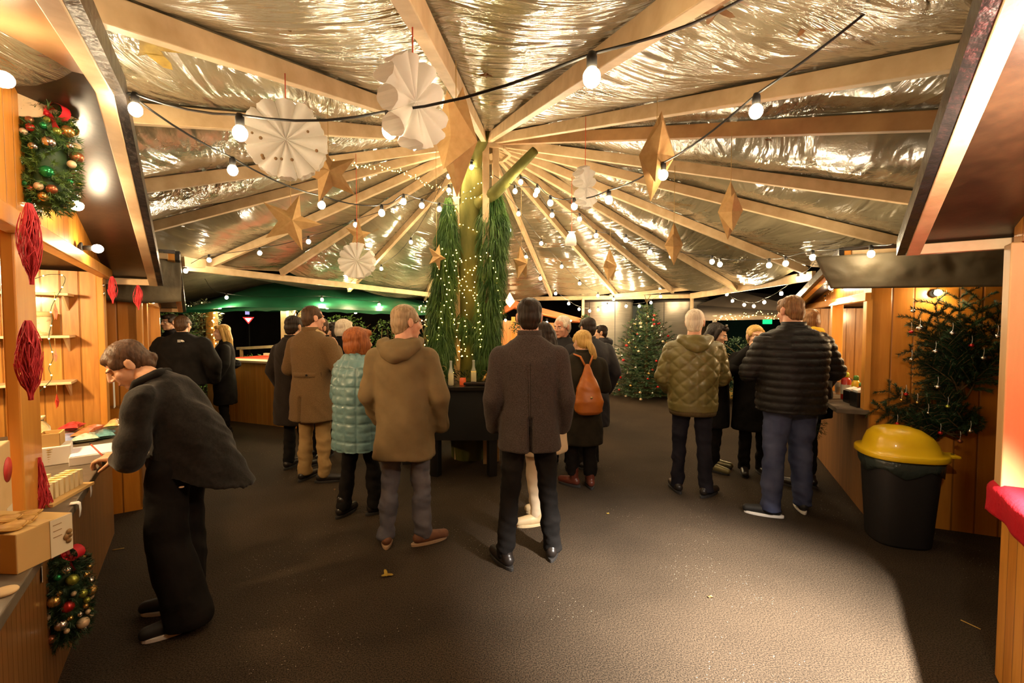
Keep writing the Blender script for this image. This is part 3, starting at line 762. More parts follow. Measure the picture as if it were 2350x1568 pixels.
def soap_rows():
    p=onc(108,1166); q=onc(205,1112); d=q-p; ang=math.atan2(d.y,d.x); L=d.length
    t=thing('display_tray','shallow wooden tray of soap cartons at the counter edge','tray',p,ang)
    MB().box((L/2,.05,.006),(L,.14,.012)).build('tray_base',CARDB,t)
    MB().box((L/2,.12,.02),(L,.008,.04)).build('tray_rim',CARDB,t)
    sm=MB().box((0,0,.036),(.022,.062,.07)).mesh('carton'); sm.materials.append(SOAP)
    bm=MB().box((0,.0,.0362),(.0225,.020,.0705)).mesh('band'); bm.materials.append(SOAPB)
    im=MB()
    for k in range(4): im.box((-.0115,.0,.058-.008*k),(.001,.042,.002))
    im.box((-.0115,-.015,.012),(.001,.008,.008))
    im=im.mesh('print'); im.materials.append(INK)
    words=('nearest','second','third','fourth','fifth','sixth','seventh','farthest')
    for r,(yo,zo,nm) in enumerate(((.045,.012,'front row on the tray'),(.165,.0,'back row beside the red raffia cone'))):
        for k in range(8):
            x=.02+k*(L-.05)/7; c,s=math.cos(ang),math.sin(ang)
            w=Vector((p.x+x*c-yo*s,p.y+x*s+yo*c,p.z+zo))
            o=thing('soap_carton','small cream soap carton, %s in the %s'%(words[k],nm),'soap box',w,ang+R.uniform(-.06,.06),'soap cartons, '+nm)
            for nme,me in (('carton',sm),('band',bm),('print',im)):
                b=bpy.data.objects.new(nme,me); COL.objects.link(b); b.parent=o
soap_rows()
RAFF=mat('red raffia',(.50,.02,.03),.6,col2=(.70,.05,.06),nscale=30)
def raffia(name,label,p,h,r0,r1,n=160,seed=1,up=True,cat='raffia ornament'):
    RR=random.Random(seed); t=thing(name,label,cat,p)
    mb=MB()
    if up: mb.lathe([(r0,0),(r0*.75,h*.35),(r1*1.1,h*.8),(.003,h)],n=12)
    else: mb.lathe([(.004,0),(r0*.45,h*.2),(r0*.7,h*.45),(r0*.45,h*.75),(.005,h)],n=12)
    mb.build('core',RAFF,t)
    mb=MB()
    for k in range(n):
        z=RR.random()*h; a=RR.uniform(0,2*PI); pts=[]; k=.7+.8*RR.random()**2; tw=RR.uniform(-.25,.25); st=RR.uniform(.010,.030)
        for i in range(5):
            zz=min(h,max(0 if up else -.02,z+(i-2)*st)); f=max(0,zz/h); r=(r0+(r1-r0)*f) if up else r0*(.12+.88*math.sin(PI*(.05+.92*f))**.9)*(1 if f>.1 else .6)
            aa=a+i*tw; rr=r*k; pts.append((rr*math.cos(aa),rr*math.sin(aa),zz))
        mb.tube(pts,.0015,4,cap=False)
    mb.build('raffia_strands',RAFF,t); return t
raffia('raffia_cone','red raffia cone standing on the left counter beside the soap cartons',onc(92,1165),.21,.030,.006,300,1)
raffia('raffia_bundle','upper red raffia bundle hanging on the left stall post below the wreath',onplane(73,640,H1P+n1*.085,n1),.26,.024,.005,260,2,False)
raffia('raffia_bundle','lower red raffia bundle hanging on the left stall post beside the shelves',onplane(71,905,H1P+n1*.085,n1),.25,.026,.005,280,3,False)
raffia('raffia_bundle','slim red raffia bundle on the corner post of the left stall',onplane(259,690,H1P+n1*.075,n1),.17,.02,.004,60,4,False)
raffia('raffia_bundle','red raffia bundle on the front of the second left stall',onplane(318,705,H2P+n1*.07,n1),.16,.022,.004,60,5,False)
def paper_block():
    a=onc(160,1070);b=onc(262,1055); c=atz(283,1012,.94); d=b-a; ang=math.atan2(d.y,d.x)
    p=onc(158,1072); t=thing('paper_pad','thick white paper pad the bending woman writes on','paper pad',p,ang)
    L=.34; mb=MB().box((L/2,.13,.024),(L,.26,.048)); mb.build('pad',WHITE,t,bevel=.003)
    MB().box((L*.5,.13,.0495),(L*.98,.25,.003),Rz(.02)).build('top_sheet',mat('top sheet',(.88,.82,.905),.8),t)
    o=thing('white_box','white cardboard box lid behind the soap cartons','box',onc(78,1078),ang); MB().box((.06,.1,.05),(.16,.14,.10)).build('lid',WHITE,o,bevel=.004)
    return t
PAD=paper_block()
def packs():
    RR=random.Random(5)
    specs=((150,1003,.16,.07,(.20,.24,.42),'blue striped cloth pack lying behind the paper pad',.885),
           (195,1000,.14,.08,(.42,.56,.46),'pale green cloth pack in the middle behind the paper pad',.885),
           (238,993,.13,.07,(.10,.26,.28),'dark teal cloth pack at the far end behind the paper pad',.885),
           (165,975,.12,.06,(.62,.03,.03),'crimson wrapped sweet pack behind the cloth packs',.905),
           (205,985,.24,.05,(.72,.16,.05),'long orange red wrapped pack behind the cloth packs',.905),
           (262,968,.16,.045,(.78,.38,.14),'peach wrapped pack lying on the orange one',.93))
    for px,py,L,w,c,l,z in specs:
        p=atz(px,py+10,z); L*=1.35; w*=1.5; t=thing('wrapped_pack',l,'package',p,A1+RR.uniform(-.2,.2),'wrapped packs at the far end of the left counter')
        vs=[];fs=[]; n=12;k=9
        mb=MB()
        for i in range(k):
            f=i/(k-1); hh=.045*math.sin(PI*f)**.6+.004; wf=w*(1+.15*math.cos(2*PI*f))/2
            for j in range(n):
                a=2*PI*j/n; vs.append(((f-.5)*L,wf*math.cos(a)*(1+.1*RR.random()),.018+hh*math.sin(a)*(1+.25*RR.random())*.6))
        for i in range(k-1):
            for j in range(n): j2=(j+1)%n; fs.append((i*n+j,i*n+j2,(i+1)*n+j2,(i+1)*n+j))
        mb.add(vs,fs,0,False).build('wrapper',mat('wrap '+l,c,.25,coat=.6,col2=tuple(min(1,x*1.6+.05) for x in c),nscale=25),t)
        MB().box((L*.5,0,.018),(.02,w*1.1,.004)).build('crimp',mat('wrap '+l,c),t)
packs()
def biscuit_bag():
    p=onc(98,1020,.905); t=thing('biscuit_bag','tied clear bag of biscuits standing behind the little crate','bag',p)
    mb=MB().loft([(0,0,0,.045,.035),(0,0,.05,.052,.042),(-.005,0,.11,.045,.035),(-.01,0,.15,.015,.012),(-.01,0,.165,.03,.02),(-.012,0,.18,.035,.01)],18)
    mb.build('bag',mat('cream cellophane',(.78,.66,.42),.25,coat=.7,col2=(.55,.38,.16),nscale=22,bump=.4,bscale=30),t)
    MB().tube([(-.01+.016*math.cos(a),.014*math.sin(a),.150) for a in [k*PI/6 for k in range(13)]],.004,6).build('tie',mat('dark tie',(.10,.07,.03),.6),t)
    b=mat('biscuit',(.45,.26,.09),.8)
    for x,z in ((.0,.03),(.022,.055),(-.018,.06)): MB().lathe([(.018,0),(.018,.004)],(x,-.047,z),12,Rx(PI/2)).build('biscuit',b,t)
    p=onc(120,1062); ang=A1; t=thing('woven_basket','small woven basket on the left counter','basket',p,ang)
    mb=MB()
    for k in range(7): mb.tube([(.07*math.cos(a)*(1+.05*k/7),.045*math.sin(a)*(1+.05*k/7),.01+.013*k) for a in [j*PI/10 for j in range(21)]],.0075,6)
    mb.build('weave',mat('basket weave',(.58,.42,.18),.8,col2=(.45,.31,.11),nscale=60,bump=.4),t)
    MB().lathe([(.06,0),(.06,.01)],n=16,M=Matrix.Diagonal((1.1,.7,1))).build('base',CARDB,t)
    t=thing('wooden_crate','small wooden crate on the woven basket','crate',p+Vector((.0,.0,.100)),ang)
    for s in (-1,1):
        MB().box((s*.058,0,.035),(.006,.085,.07)).build('end_panel',CARDB,t); MB().box((0,s*.042,.035),(.116,.006,.07)).build('side_panel',CARDB,t)
    MB().box((0,0,.004),(.11,.08,.006)).build('floor_panel',CARDB,t)
biscuit_bag()
def cards():
    p=onc(186,1108); t=thing('paper_tag','cream perforated paper strip on the counter near the writing hand','card',p,A1+.2); MB().box((.05,.02,.004),(.12,.05,.003),Rx(.05)).build('strip',mat('cream card',(.78,.68,.42),.7),t)
    for px,py,l in ((202,1133,'white clip on the counter edge, nearer the writing woman'),(176,1178,'white clip on the counter edge beside the cardboard box')):
        p=onc(px,py,.84); t=thing('counter_clip',l,'clip',p,A1)
        pts=[(0,-.02,.044),(0,.004,.044),(0,.010,.038),(0,.011,.010),(0,.009,-.015)]
        mb=MB(); vs=[]
        for q in pts: vs+=[(-.018,-q[1],q[2]),(.018,-q[1],q[2])]
        mb.add(vs,[(2*i,2*i+1,2*i+3,2*i+2) for i in range(4)],0,True); o=mb.build('clip_band',WHITE,t); s=o.modifiers.new('t','SOLIDIFY'); s.thickness=.002
    p=at(97,1318,1.85); t=thing('price_card','white price card clipped under the counter above the lower wreath','card',p,A1+.2); MB().box((0,0,0),(.035,.002,.06),Ry(.2)).build('card',WHITE,t)
    p=at(262,905,3.72); t=thing('paper_notice','white paper sheet pinned beside the corner post of the left stall','notice',p,A1); MB().box((0,0,0),(.08,.003,.22),Ry(-.04)).build('sheet',WHITE,t)
    p=at(-16,1165,1.62); p.z=.88; t=thing('gift_package','tall kraft gift package with a red round sticker at the left picture edge','package',p,A1); 
    MB().box((-.06,0,.17),(.16,.09,.34)).build('carton',CARD,t,bevel=.004)
    MB().lathe([(.045,0),(.045,.001)],(-.02,-.0455,.24),24,Rx(PI/2)).build('sticker',mat('red sticker',(.6,.05,.04),.5),t)
    MB().box((-.02,-.046,.06),(.06,.001,.09)).build('label',LABELW,t)
    p=onc(8,1362); t=thing('round_coaster','pale round disc lying on the bare counter at the left picture edge','coaster',p); MB().lathe([(.03,0),(.032,.004),(.03,.008),(.001,.008)],n=20).build('disc',mat('birch disc',(.6,.42,.22),.6),t)
cards()
def shelves():
    # shelves fixed to the far end wall of the stall
    SH=mat('cream shelf',(.78,.60,.34),.5)
    for z,l in ((1.86,'upper cream shelf'),(1.565,'middle cream shelf'),(1.24,'lower cream shelf')):
        p=L2W(HL1,-.045,.17,z); t=thing('wall_shelf',l+' on the end wall inside the left stall','shelf',p,A1,'shelves in the left stall')
        MB().box((-.10,.35,-.009),(.20,.70,.018)).build('board',SH,t,bevel=.003)
        mb=MB().extrude([Vector((0,.03,-.018)),Vector((-.15,.03,-.018)),Vector((0,.03,-.12))],(0,.012,0)).build('bracket',SH,t,fix=True)
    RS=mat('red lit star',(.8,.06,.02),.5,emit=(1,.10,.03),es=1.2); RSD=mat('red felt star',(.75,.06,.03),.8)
    for px,py,s,m,l in ((127,716,.060,RS,'red star hanging under the upper shelf, lit by a tiny bulb'),(127,817,.050,RS,'glowing red star hanging under the middle shelf'),(131,922,.050,RSD,'dull red star hanging under the lower shelf')):
        p=at(px,py,2.78); t=thing('red_star',l,'star ornament',p,-.9,'red stars in the left stall')
        star_mesh(s,s*.45,s*.2).build('star_body',m,t,fix=True)
        MB().tube([(0,0,s),(0,0,s+.06)],.0015,4).build('thread',STRING,t)
    p=L2W(HL1,-.14,.33,1.565); t=thing('biscuit_tin','cream lidded tub with printed label on the middle shelf','tub',p)
    MB().lathe([(.05,0),(.055,.01),(.055,.13),(.001,.13)],n=20).build('tub',mat('cream tub',(.82,.72,.45),.5,col2=(.60,.50,.26),nscale=25,lo=.55,hi=.6),t)
    MB().lathe([(.058,.13),(.058,.16),(.05,.165),(.001,.165)],n=20).build('lid',mat('straw lid',(.70,.52,.25),.6,bump=.5,bscale=40),t)
    W=[at(80,640,2.7),at(115,630,2.75),at(150,640,2.8),at(118,705,2.75),at(120,735,2.75),at(112,775,2.75),at(122,820,2.75),at(112,845,2.75),at(118,870,2.72),at(90,900,2.7)]
    fairy('shelf_fairy_lights','fairy lights strung over the shelves inside the left stall',catmull(W,6),11,r=.0045,seed=8)
    for px,py,l in ((238,655,'upper silver eyelet on the left stall corner post'),(239,674,'lower silver eyelet on the left stall corner post')):
        p=at(px,py,3.38); t=thing('metal_eyelet',l,'eyelet',p,A1,'eyelets on the left stall post'); 
        MB().tube([(.013*math.cos(a*PI/8),0,.013*math.sin(a*PI/8)) for a in range(17)],.005,6).build('ring',mat('chrome',(.8,.78,.72),.2,metal=1),t)
shelves()
# ------------------------------------------------------------------ baubles and evergreen panels
BC={'red':mat('red bauble',(.55,.02,.015),.22,metal=.6,coat=.5),'gold':mat('gold bauble',(.72,.45,.13),.25,metal=.9),'green':mat('green bauble',(.02,.26,.08),.2,metal=.7),
    'silver':mat('silver bauble',(.80,.76,.70),.2,metal=1),'lime':mat('lime bauble',(.35,.38,.06),.25,metal=.7),'cream':mat('cream bauble',(.75,.55,.33),.45,metal=.3),'brown':mat('copper bauble',(.40,.13,.06),.3,metal=.7)}
CAPM=mat('bauble cap',(.75,.65,.45),.25,metal=1)
def needles_on(mb,P,r,n,RR,L=.03,w=.0035,flat=None):
    """needles all round a twig polyline"""
    for k in range(n):
        f=RR.random()*(len(P)-1); i=int(f); p=P[i].lerp(P[min(i+1,len(P)-1)],f-i); d=(P[min(i+1,len(P)-1)]-P[i]).normalized()
        v=Vector((RR.gauss(0,1),RR.gauss(0,1),RR.gauss(0,1)))
        if flat is not None: v=v-flat*v.dot(flat)*.6
        v=(v-d*v.dot(d)); 
        if v.length<1e-3: continue
        v.normalize(); e=p+(v*.8+d*.65).normalized()*L*RR.uniform(.7,1.15); s=d.cross(v)*w*.5
        mb.add([p-s,p+s,e],[(0,1,2)])
def evergreen_panel(name,label,px,py,Y,w,h,ang,seed,bow_at,m=NEEDLE,nb=60):
    RR=random.Random(seed); c=at(px,py,Y); t=thing(name,label,'wreath',c,ang)
    k=w*.36
    MB().loft([(0,0,-h/2,k*.5,k*.5),(0,0,-h*.3,k*.9,k*.9),(0,0,h*.3,k*.9,k*.9),(0,0,h/2,k*.4,k*.4)],20).build('backing',NEEDLED,t)
    mb=MB()
    for q in range(420):
        a=RR.uniform(0,2*PI); z=RR.uniform(-.5,.5)*h; e=math.sqrt(max(.1,1-(2.0*z/h)**4))
        d=Vector((math.cos(a),math.sin(a),RR.uniform(-.5,.5)+z/h*.8)).normalized(); p=Vector((math.cos(a)*k*.8*e,math.sin(a)*k*.8*e,z))
        needles_on(mb,[p,p+d*.03,p+d*.05],.002,22,RR,.026,.0035)
    mb.build('needles',m,t)
    keys=['red','gold','green','silver','lime','cream','gold','brown','green']; pts=[]
    for q in range(900):
        if len(pts)>=nb: break
        r=RR.choice((.011,.014,.016,.019,.024)); a=RR.uniform(0,2*PI); z=RR.uniform(-.46,.40)*h; e=math.sqrt(max(.1,1-(2.0*z/h)**4)); v=Vector((math.cos(a)*(k*e+.022),math.sin(a)*(k*e+.022),z))
        if all((v-u).length>(r+o)*.9 for u,o in pts):
            pts.append((v,r)); MB().sph(v,r,12,8).build('bauble',BC[RR.choice(keys)],t)
    return t
EW=evergreen_panel('bauble_wreath','upper evergreen wreath packed with baubles, on the left stall gable',108,365,1.92,.20,.40,A1,11,None)
EW2=evergreen_panel('bauble_wreath','lower evergreen wreath packed with baubles, on the front below the left counter',146,1372,2.0,.19,.38,A1,12,None,NEEDLED)
REDR=mat('red ribbon',(.62,.02,.03),.45)
bow(112,262,1.90,'red ribbon bow on top of the upper bauble wreath',REDR,.075)
bow(150,1272,2.0,'red ribbon bow on top of the lower bauble wreath',REDR,.075)
# ------------------------------------------------------------------ fir swags on the food stall's side wall
def swag(name,label,stem,tips,seed,hang_n):
    """stem: (px,py) where the branches meet; tips: far ends of the branches"""
    RR=random.Random(seed); ny=Vector((math.cos(A2R),math.sin(A2R),0)); p0=L2W(HR2,0,0,0)
    def P(px,py,off): 
        return onplane(px,py,p0+ny*off,ny)
    o0=P(*stem,.05); t=thing(name,label,'fir swag',o0); stems=MB(); mb=MB()
    for px,py in tips:
        e=P(px,py,.05+RR.uniform(.0,.08))-o0; ln=e.length; side=e.normalized().cross(ny)
        main=[Vector((0,0,0)).lerp(e,f)+ny*(.04*math.sin(PI*f))+side*.04*math.sin(f*3+px) for f in [i/8 for i in range(9)]]
        stems.tube(main,[.008*(1-.7*i/8) for i in range(9)],6); needles_on(mb,main[2:],.004,int(ln*600),RR,.034,.006,ny)
        for i in range(2,9):
            for s in (-1,1):
                for rep in range(2):
                    L=ln*.42*(1-.55*i/9)*RR.uniform(.7,1.1); d=(e.normalized()*.75+side*s*RR.uniform(.5,.95)+ny*RR.uniform(-.1,.35)).normalized()
                    b=main[i-rep//1 if i>2 else i]; tw=[b+d*L*f-Vector((0,0,.03*f*f)) for f in (0,.33,.66,1)]
                    stems.tube(tw,.003,4); needles_on(mb,tw,.003,int(L*900),RR,.032,.0055,ny)
    stems.build('branch',TWIG,t); mb.build('needles',NEEDLED,t)
    return P
PW=swag('fir_swag','upper fir branch swag fanning upward on the orange side wall',(2200,912),[(2105,735),(2140,700),(2185,688),(2235,690),(2280,715),(2305,770),(2100,800),(2150,760),(2240,760),(2180,740),(2130,830),(2270,820)],21,0)
swag('fir_swag','lower fir branch swag tilting left above the yellow bin lid',(2205,1000),[(2020,935),(2050,890),(2110,868),(2150,872),(2060,960),(2195,900),(2230,950),(2120,920),(2170,930)],22,0)
def hbauble(p,r,col,label,group,cordL=.05,squash=.85,cat='bauble',parent=None):
    t=thing('bauble',label,cat,p,0,group)
    MB().sph((0,0,0),(r,r,r*squash),14,10).build('ball',BC[col],t)
    MB().lathe([(r*.28,r*squash*.9),(r*.28,r*squash*1.15),(r*.1,r*squash*1.3)],n=8).build('cap',CAPM,t)
    if cordL: MB().tube([(0,0,r*squash),(.004,0,r*squash+cordL*.6),(.0,0,r*squash+cordL)],.0016,4).build('cord',mat('silver cord',(.75,.7,.62),.4),t)
    return t
big='baubles on the upper fir swag'; low='baubles on the lower fir swag'
for px,py,r,c,l,g in ((2095,714,.016,'silver','small silver bauble at the upper left of the upper swag',big),(2091,762,.015,'red','small red bauble at the left edge of the upper swag',big),(2111,754,.026,'silver','matte round silver bauble at the left of the upper swag',big),
    (2186,765,.022,'silver','silver bauble in the middle of the upper swag',big),(2147,807,.021,'silver','silver bauble low left of centre on the upper swag',big),(2230,793,.016,'red','red bauble in the right half of the upper swag',big),
    (2290,772,.023,'silver','glossy silver bauble at the right edge of the upper swag',big),(2308,795,.022,'silver','pale silver bauble outermost right of the upper swag',big),(2257,822,.021,'silver','silver bauble at the lower right of the upper swag',big),(2092,825,.014,'silver','small silver bauble hanging alone left under the upper swag',big),
    (2152,888,.022,'silver','pale silver bauble between the two fir swags',low),(2079,905,.015,'red','red bauble on a long cord at the top left of the lower swag',low),(2069,918,.012,'gold','small gold bauble at the left of the lower swag',low),(2105,924,.013,'gold','gold bauble in the middle of the lower swag',low),
    (2175,933,.016,'lime','pale green bauble at the right of the lower swag',low),(2130,948,.012,'silver','small silver bauble deep in the lower swag',low),(2059,973,.016,'red','red bauble at the bottom left of the lower swag',low),(2158,994,.016,'red','red bauble on a long cord at the bottom of the lower swag',low),(2227,990,.020,'silver','pale silver bauble right of the lower swag',low),(2203,1013,.018,'brown','dark copper bauble lowest under the lower swag',low)):
    p=PW(px,py,.19); hbauble(p,r,c,l,g,.06)
# ------------------------------------------------------------------ yellow lidded bin
def bin_():
    p=gnd(2058,1238); p.z=0
    t=thing('waste_bin','black waste bin with a domed yellow lid in front of the orange wall','bin',p,-.28)
    BIN=mat('black plastic',(.018,.016,.016),.5,bump=.1,bscale=60)
    MB().loft([(0,0,0,.175,.165),(0,0,.02,.185,.175),(0,0,.62,.225,.215),(0,0,.66,.235,.225)],36,3).build('bin_body',BIN,t)
    mb=MB().loft([(0,0,.555,.232,.222),(0,0,.60,.236,.226),(0,0,.665,.242,.232)],48,3)
    v=[]; 
    for x,y,z in mb.v: k=1+.012*math.sin(math.atan2(y,x)*17)+.006*math.sin(math.atan2(y,x)*31+z*60); v.append((x*k,y*k,z+(.03*math.sin(math.atan2(y,x)*5+1) if z<.6 else 0)))
    mb.v=v; mb.build('bin_liner',mat('dark bin liner',(.035,.045,.04),.18,bump=.8,bscale=25),t)
    YL=mat('yellow lid plastic',(.80,.50,.01),.35,coat=.3)
    mb=MB().loft([(0,0,.655,.262,.252),(0,0,.66,.268,.258),(0,0,.69,.268,.258),(0,0,.70,.262,.252),(0,0,.702,.225,.215),(0,0,.76,.212,.20),(-.01,0,.81,.185,.175),(-.02,0,.85,.14,.13),(-.025,0,.87,.08,.075),(-.025,0,.876,.02,.02)],48,2.6)
    mb.build('lid',YL,t)
    MB().box((.30,0,.672),(.10,.12,.022)).build('lid_tab',YL,t,bevel=.008); MB().lathe([(.011,.662),(.011,.6845)],(.325,0,0),12).build('tab_hole',BLACK,t)
bin_()
# ------------------------------------------------------------------ things on the food stall counter
def on_r(px,py,z=.92): return atz(px,py,z)
def sauce():
    for px,D,col,cap,h,r,l in ((1941,4.35,(.45,.03,.015),(.55,.60,.05),.26,.04,'red ketchup bottle with a yellow green cap, leftmost on the food counter'),(1964,4.25,(.78,.52,.02),(.10,.30,.06),.24,.035,'yellow mustard bottle with a green cap on the food counter'),(1979,4.05,(.42,.03,.02),(.14,.34,.10),.20,.045,'red sauce jar with a green cap beside the front post')):
        p=at(px,900,D); p.z=.92; t=thing('sauce_bottle',l,'bottle',p,0,'sauce bottles on the food counter')
        MB().lathe([(r,0),(r*1.02,.01),(r*1.02,h*.7),(r*.55,h*.82),(.001,h*.82)],n=20).build('bottle_body',mat('sauce '+l,col,.3,coat=.3),t)
        MB().lathe([(r*.6,h*.82),(r*.62,h*.95),(r*.4,h),(.001,h)],n=16).build('cap',mat('cap '+l,cap,.4),t)
        MB().lathe([(r*1.035,h*.2),(r*1.035,h*.55)],n=20,cap=False).build('label',mat('bottle label',(.6,.55,.42),.6),t)
    for px,D,l in ((1925,4.65,'clear plastic cup stack on the food counter by the puffer jacket man'),):
        p=at(px,900,D); p.z=.92; t=thing('plastic_cup',l,'cup',p)
        for k in range(3): MB().lathe([(.03,0),(.04,.11),(.042,.11)],(0,0,.02*k),18,cap=False).build('cup',mat('frosted plastic',(.75,.72,.66),.25,trans=.7),t)
    for px,D,l,hh in ((1955,4.15,'black napkin box on the food counter',.11),(1972,3.95,'slanted black cutlery box at the counter front',.13)):
        p=at(px,930,D); p.z=.92; t=thing('napkin_box',l,'box',p,A2R+.2); MB().box((0,0,hh/2),(.12,.10,hh)).build('box_body',BLACKG,t,bevel=.006); MB().box((0,0,hh+.012),(.085,.07,.03),Rx(.3)).build('napkins',WHITE,t)
    p=at(1905,945,4.5); t=thing('fir_bunch','small dark fir bunch with baubles hanging under the food counter','fir bunch',L2W(HR2,-.75,-.30,.62)); RR=random.Random(6); mb=MB()
    for k in range(140):
        d=Vector((RR.gauss(0,.6),RR.gauss(0,.6),RR.uniform(-1,.4))).normalized(); needles_on(mb,[Vector((0,0,0)),d*.10,d*.17],.003,22,RR,.03,.004)
    mb.build('needles',NEEDLED,t); 
    for k in range(5): MB().sph((RR.uniform(-.12,.12),RR.uniform(-.12,.0),RR.uniform(-.18,.08)),.016,10,8).build('bauble',BC[RR.choice(['gold','silver'])],t)
    p=at(1915,645,4.65); t=thing('fir_sprig','little fir sprig by the lamp under the food stall roof','fir sprig',p); mb=MB()
    for k in range(26):
        d=Vector((RR.gauss(0,1),RR.gauss(0,.5),RR.gauss(0,.4))).normalized(); needles_on(mb,[Vector((0,0,0)),d*.07,d*.13],.003,24,RR,.03,.004)
    mb.build('needles',NEEDLED,t)
    p=L2W(HR2,-.03,-.055,1.16)
    t=thing('white_rail','white strip along the back wall behind the sauce bottles','strip',L2W(HR2,-.9,1.9,1.12),A2R); MB().box((0,0,0),(1.2,.03,.05)).build('strip',WHITE,t)
sauce()
# ------------------------------------------------------------------ near right stall goods
def red_cloth():
    o0=L2W(HR1,0,0,.925); t=thing('red_cloth','red plush cloth draped over the corner of the near right counter','tablecloth',o0,HR1.rotation_euler.z)
    vs=[];fs=[];nu,nv=30,26
    for j in range(nu+1):
        x=-.02+1.0*j/nu
        for i in range(nv+1):
            s=i/nv*.60; w=.012*math.sin(x*22)+.02*noise.noise(Vector((x*5,s*4,1)))
            if s<.35: y=.33-s; z=.006
            else: y=-.02-.02*math.sin(min(1,(s-.35)/.06)*PI/2)-w*(s-.35)*2; z=.006-(s-.35)*(.55+.0*x)
            if x<.05: z-=.02*(1-(x+.03)/.08)**2
            vs.append((x-.02*math.sin(s*3),y,z+.004*math.sin(x*9+s*8)))
    for j in range(nu):
        for i in range(nv): q=j*(nv+1)+i; fs.append((q,q+nv+1,q+nv+2,q+1))
    o=MB().add(vs,fs,0,True).build('cloth',mat('red plush',(.38,.005,.012),.8,sheen=.0,bump=.6,bscale=30,bdist=.01),t); s=o.modifiers.new('t','SOLIDIFY'); s.thickness=.006
    p=at(2325,1133,2.02); p.z=.94; t=thing('price_card','white card lying on the red cloth at the right picture edge','card',p,.5); MB().box((0,0,0),(.10,.07,.002)).build('card',WHITE,t); MB().box((.03,-.015,.0015),(.012,.010,.001)).build('print',INK,t)
    p=at(2352,1110,2.0); p.z=.94; t=thing('glass_ornament','teal glass ornament on the red cloth, cut by the picture edge','ornament',p)
    MB().lathe([(.02,0),(.03,.02),(.022,.10),(.012,.16),(.006,.19),(.001,.19)],n=18).build('glass_body',mat('teal glass',(.03,.42,.33),.12,coat=.5),t)
    MB().sph((0,-.03,.03),.010,10,8).build('bead',mat('mint bead',(.45,.85,.7),.3),t)
red_cloth()
for px,py,l in ((2325,655,'silver bolt at the top of the near right stall post'),(2313,965,'small silver hook on the near right stall post')):
    p=at(px,py,2.03 if py<700 else 2.04); t=thing('metal_bolt',l,'bolt',p); MB().sph((0,0,0),.010,10,8).build('bolt_head',mat('chrome',(.8,.78,.72),.2,metal=1),t)
# ------------------------------------------------------------------ far left: green canopy over a wooden bar
def canopy():
    t=thing('green_canopy','green tarpaulin canopy with bulbs along its edge at the back left','canopy',at(700,712,9)*1)
    o0=t.location.copy(); apex=at(695,618,10.0)-o0
    e=[at(405,712,7.3)-o0,at(560,707,7.2)-o0,at(690,706,7.3)-o0,at(840,713,7.6)-o0,at(1002,718,8.1)-o0,at(1080,716,12.5)-o0,at(700,716,13)-o0,at(380,716,12)-o0]
    vs=[];fs=[];n=len(e);K=10;S=10
    for j in range(n):
        for s in range(S):
            q=e[j].lerp(e[(j+1)%n],s/S)
            for i in range(K+1):
                f=i/K; p=apex.lerp(q,f); vs.append(p+Vector((0,0,-.05*math.sin(PI*f)+.03*noise.noise(p*1.3))))
    m=n*S
    for j in range(m):
        for i in range(K): a=j*(K+1)+i; b=((j+1)%m)*(K+1)+i; fs.append((a,b,b+1,a+1))
    MB().add(vs,fs,0,True).build('canopy_sheet',GREENTARP,t)
    vs=[];fs=[]
    for j in range(4):
        for s in range(S+(j==3)):
            q=e[j].lerp(e[j+1],s/S); vs+=[q,q-Vector((0,0,.05+.01*math.sin(s*2)))]
    for k in range(len(vs)//2-1): fs.append((2*k,2*k+1,2*k+3,2*k+2))
    MB().add(vs,fs,0,True).build('valance',GREENTARP,t)
    Q=[at(418,610,6.3)-o0,at(1010,683,11.1)-o0,at(850,690,10.4)-o0,at(695,640,9.4)-o0,at(400,702,8.6)-o0]
    MB().add(Q,[(0,1,2,3),(0,3,4)]).build('brown_flap',DARKTARP,t)
    for px,D,w in ((488,7.7,.13),(655,7.9,.10),(672,8.6,.10)):
        p=at(px,800,D)-o0; h=1.92; MB().box((p.x,p.y,h/2-o0.z),(w,w,h)).build('canopy_post',PINE if px>490 else PINEOLD,t,bevel=.005)
canopy()
def bar():
    a=gnd(520,965);b=gnd(690,985); d=b-a; ang=math.atan2(d.y,d.x); L=d.length+1.2
    t=thing('wooden_bar','wooden bar counter with a red inner shelf and white edge at the back left','bar counter',(a.x,a.y,0),ang)
    MB().box((L/2-.2,.03,.5),(L,.06,1.0)).build('bar_front',plank('bar boards',(.44,.18,.025),(.60,.28,.055),.055),t)
    MB().box((L/2-.2,.08,1.025),(L+.1,.30,.035)).build('bar_top',mat('bar top edge',(.68,.52,.34),.5),t,bevel=.004)
    MB().box((L/2-.2,.55,1.03),(L,.66,.03)).build('red_shelf',mat('red bar surface',(.55,.05,.02),.5),t)
    MB().box((L/2-.2,.92,1.06),(L,.05,.05)).build('back_rail',mat('bar top edge',(.68,.52,.34),.5),t)
    p=at(624,826,7.55); p.z=1.045; tealight(p,'tea light in a brown glass on the wooden bar',.045,.09,mat('brown tea light glass',(.25,.10,.03),.2,trans=.3,emit=(.9,.3,.05),es=.15))
    p=at(545,800,10.2); q=at(640,795,9.6); t=thing('garden_rail','pale horizontal wooden rail beyond the bar','rail',p); MB().beam((0,0,0),q-p,.06,.06).build('rail',PINE,t)
    for f in (.1,.9):
        w=(q-p)*f; MB().box((w.x,w.y,-p.z/2),(.05,.05,p.z)).build('rail_post',PINEOLD,t)
bar()
W=catmull([at(495,700,7.58),at(488,740,7.6),at(494,790,7.58),at(487,850,7.6),at(492,875,7.58)],10)
fairy('post_fairy_lights','fairy lights wound on the brown post at the left end of the bar',W,26,r=.013,jit=.05,seed=6)
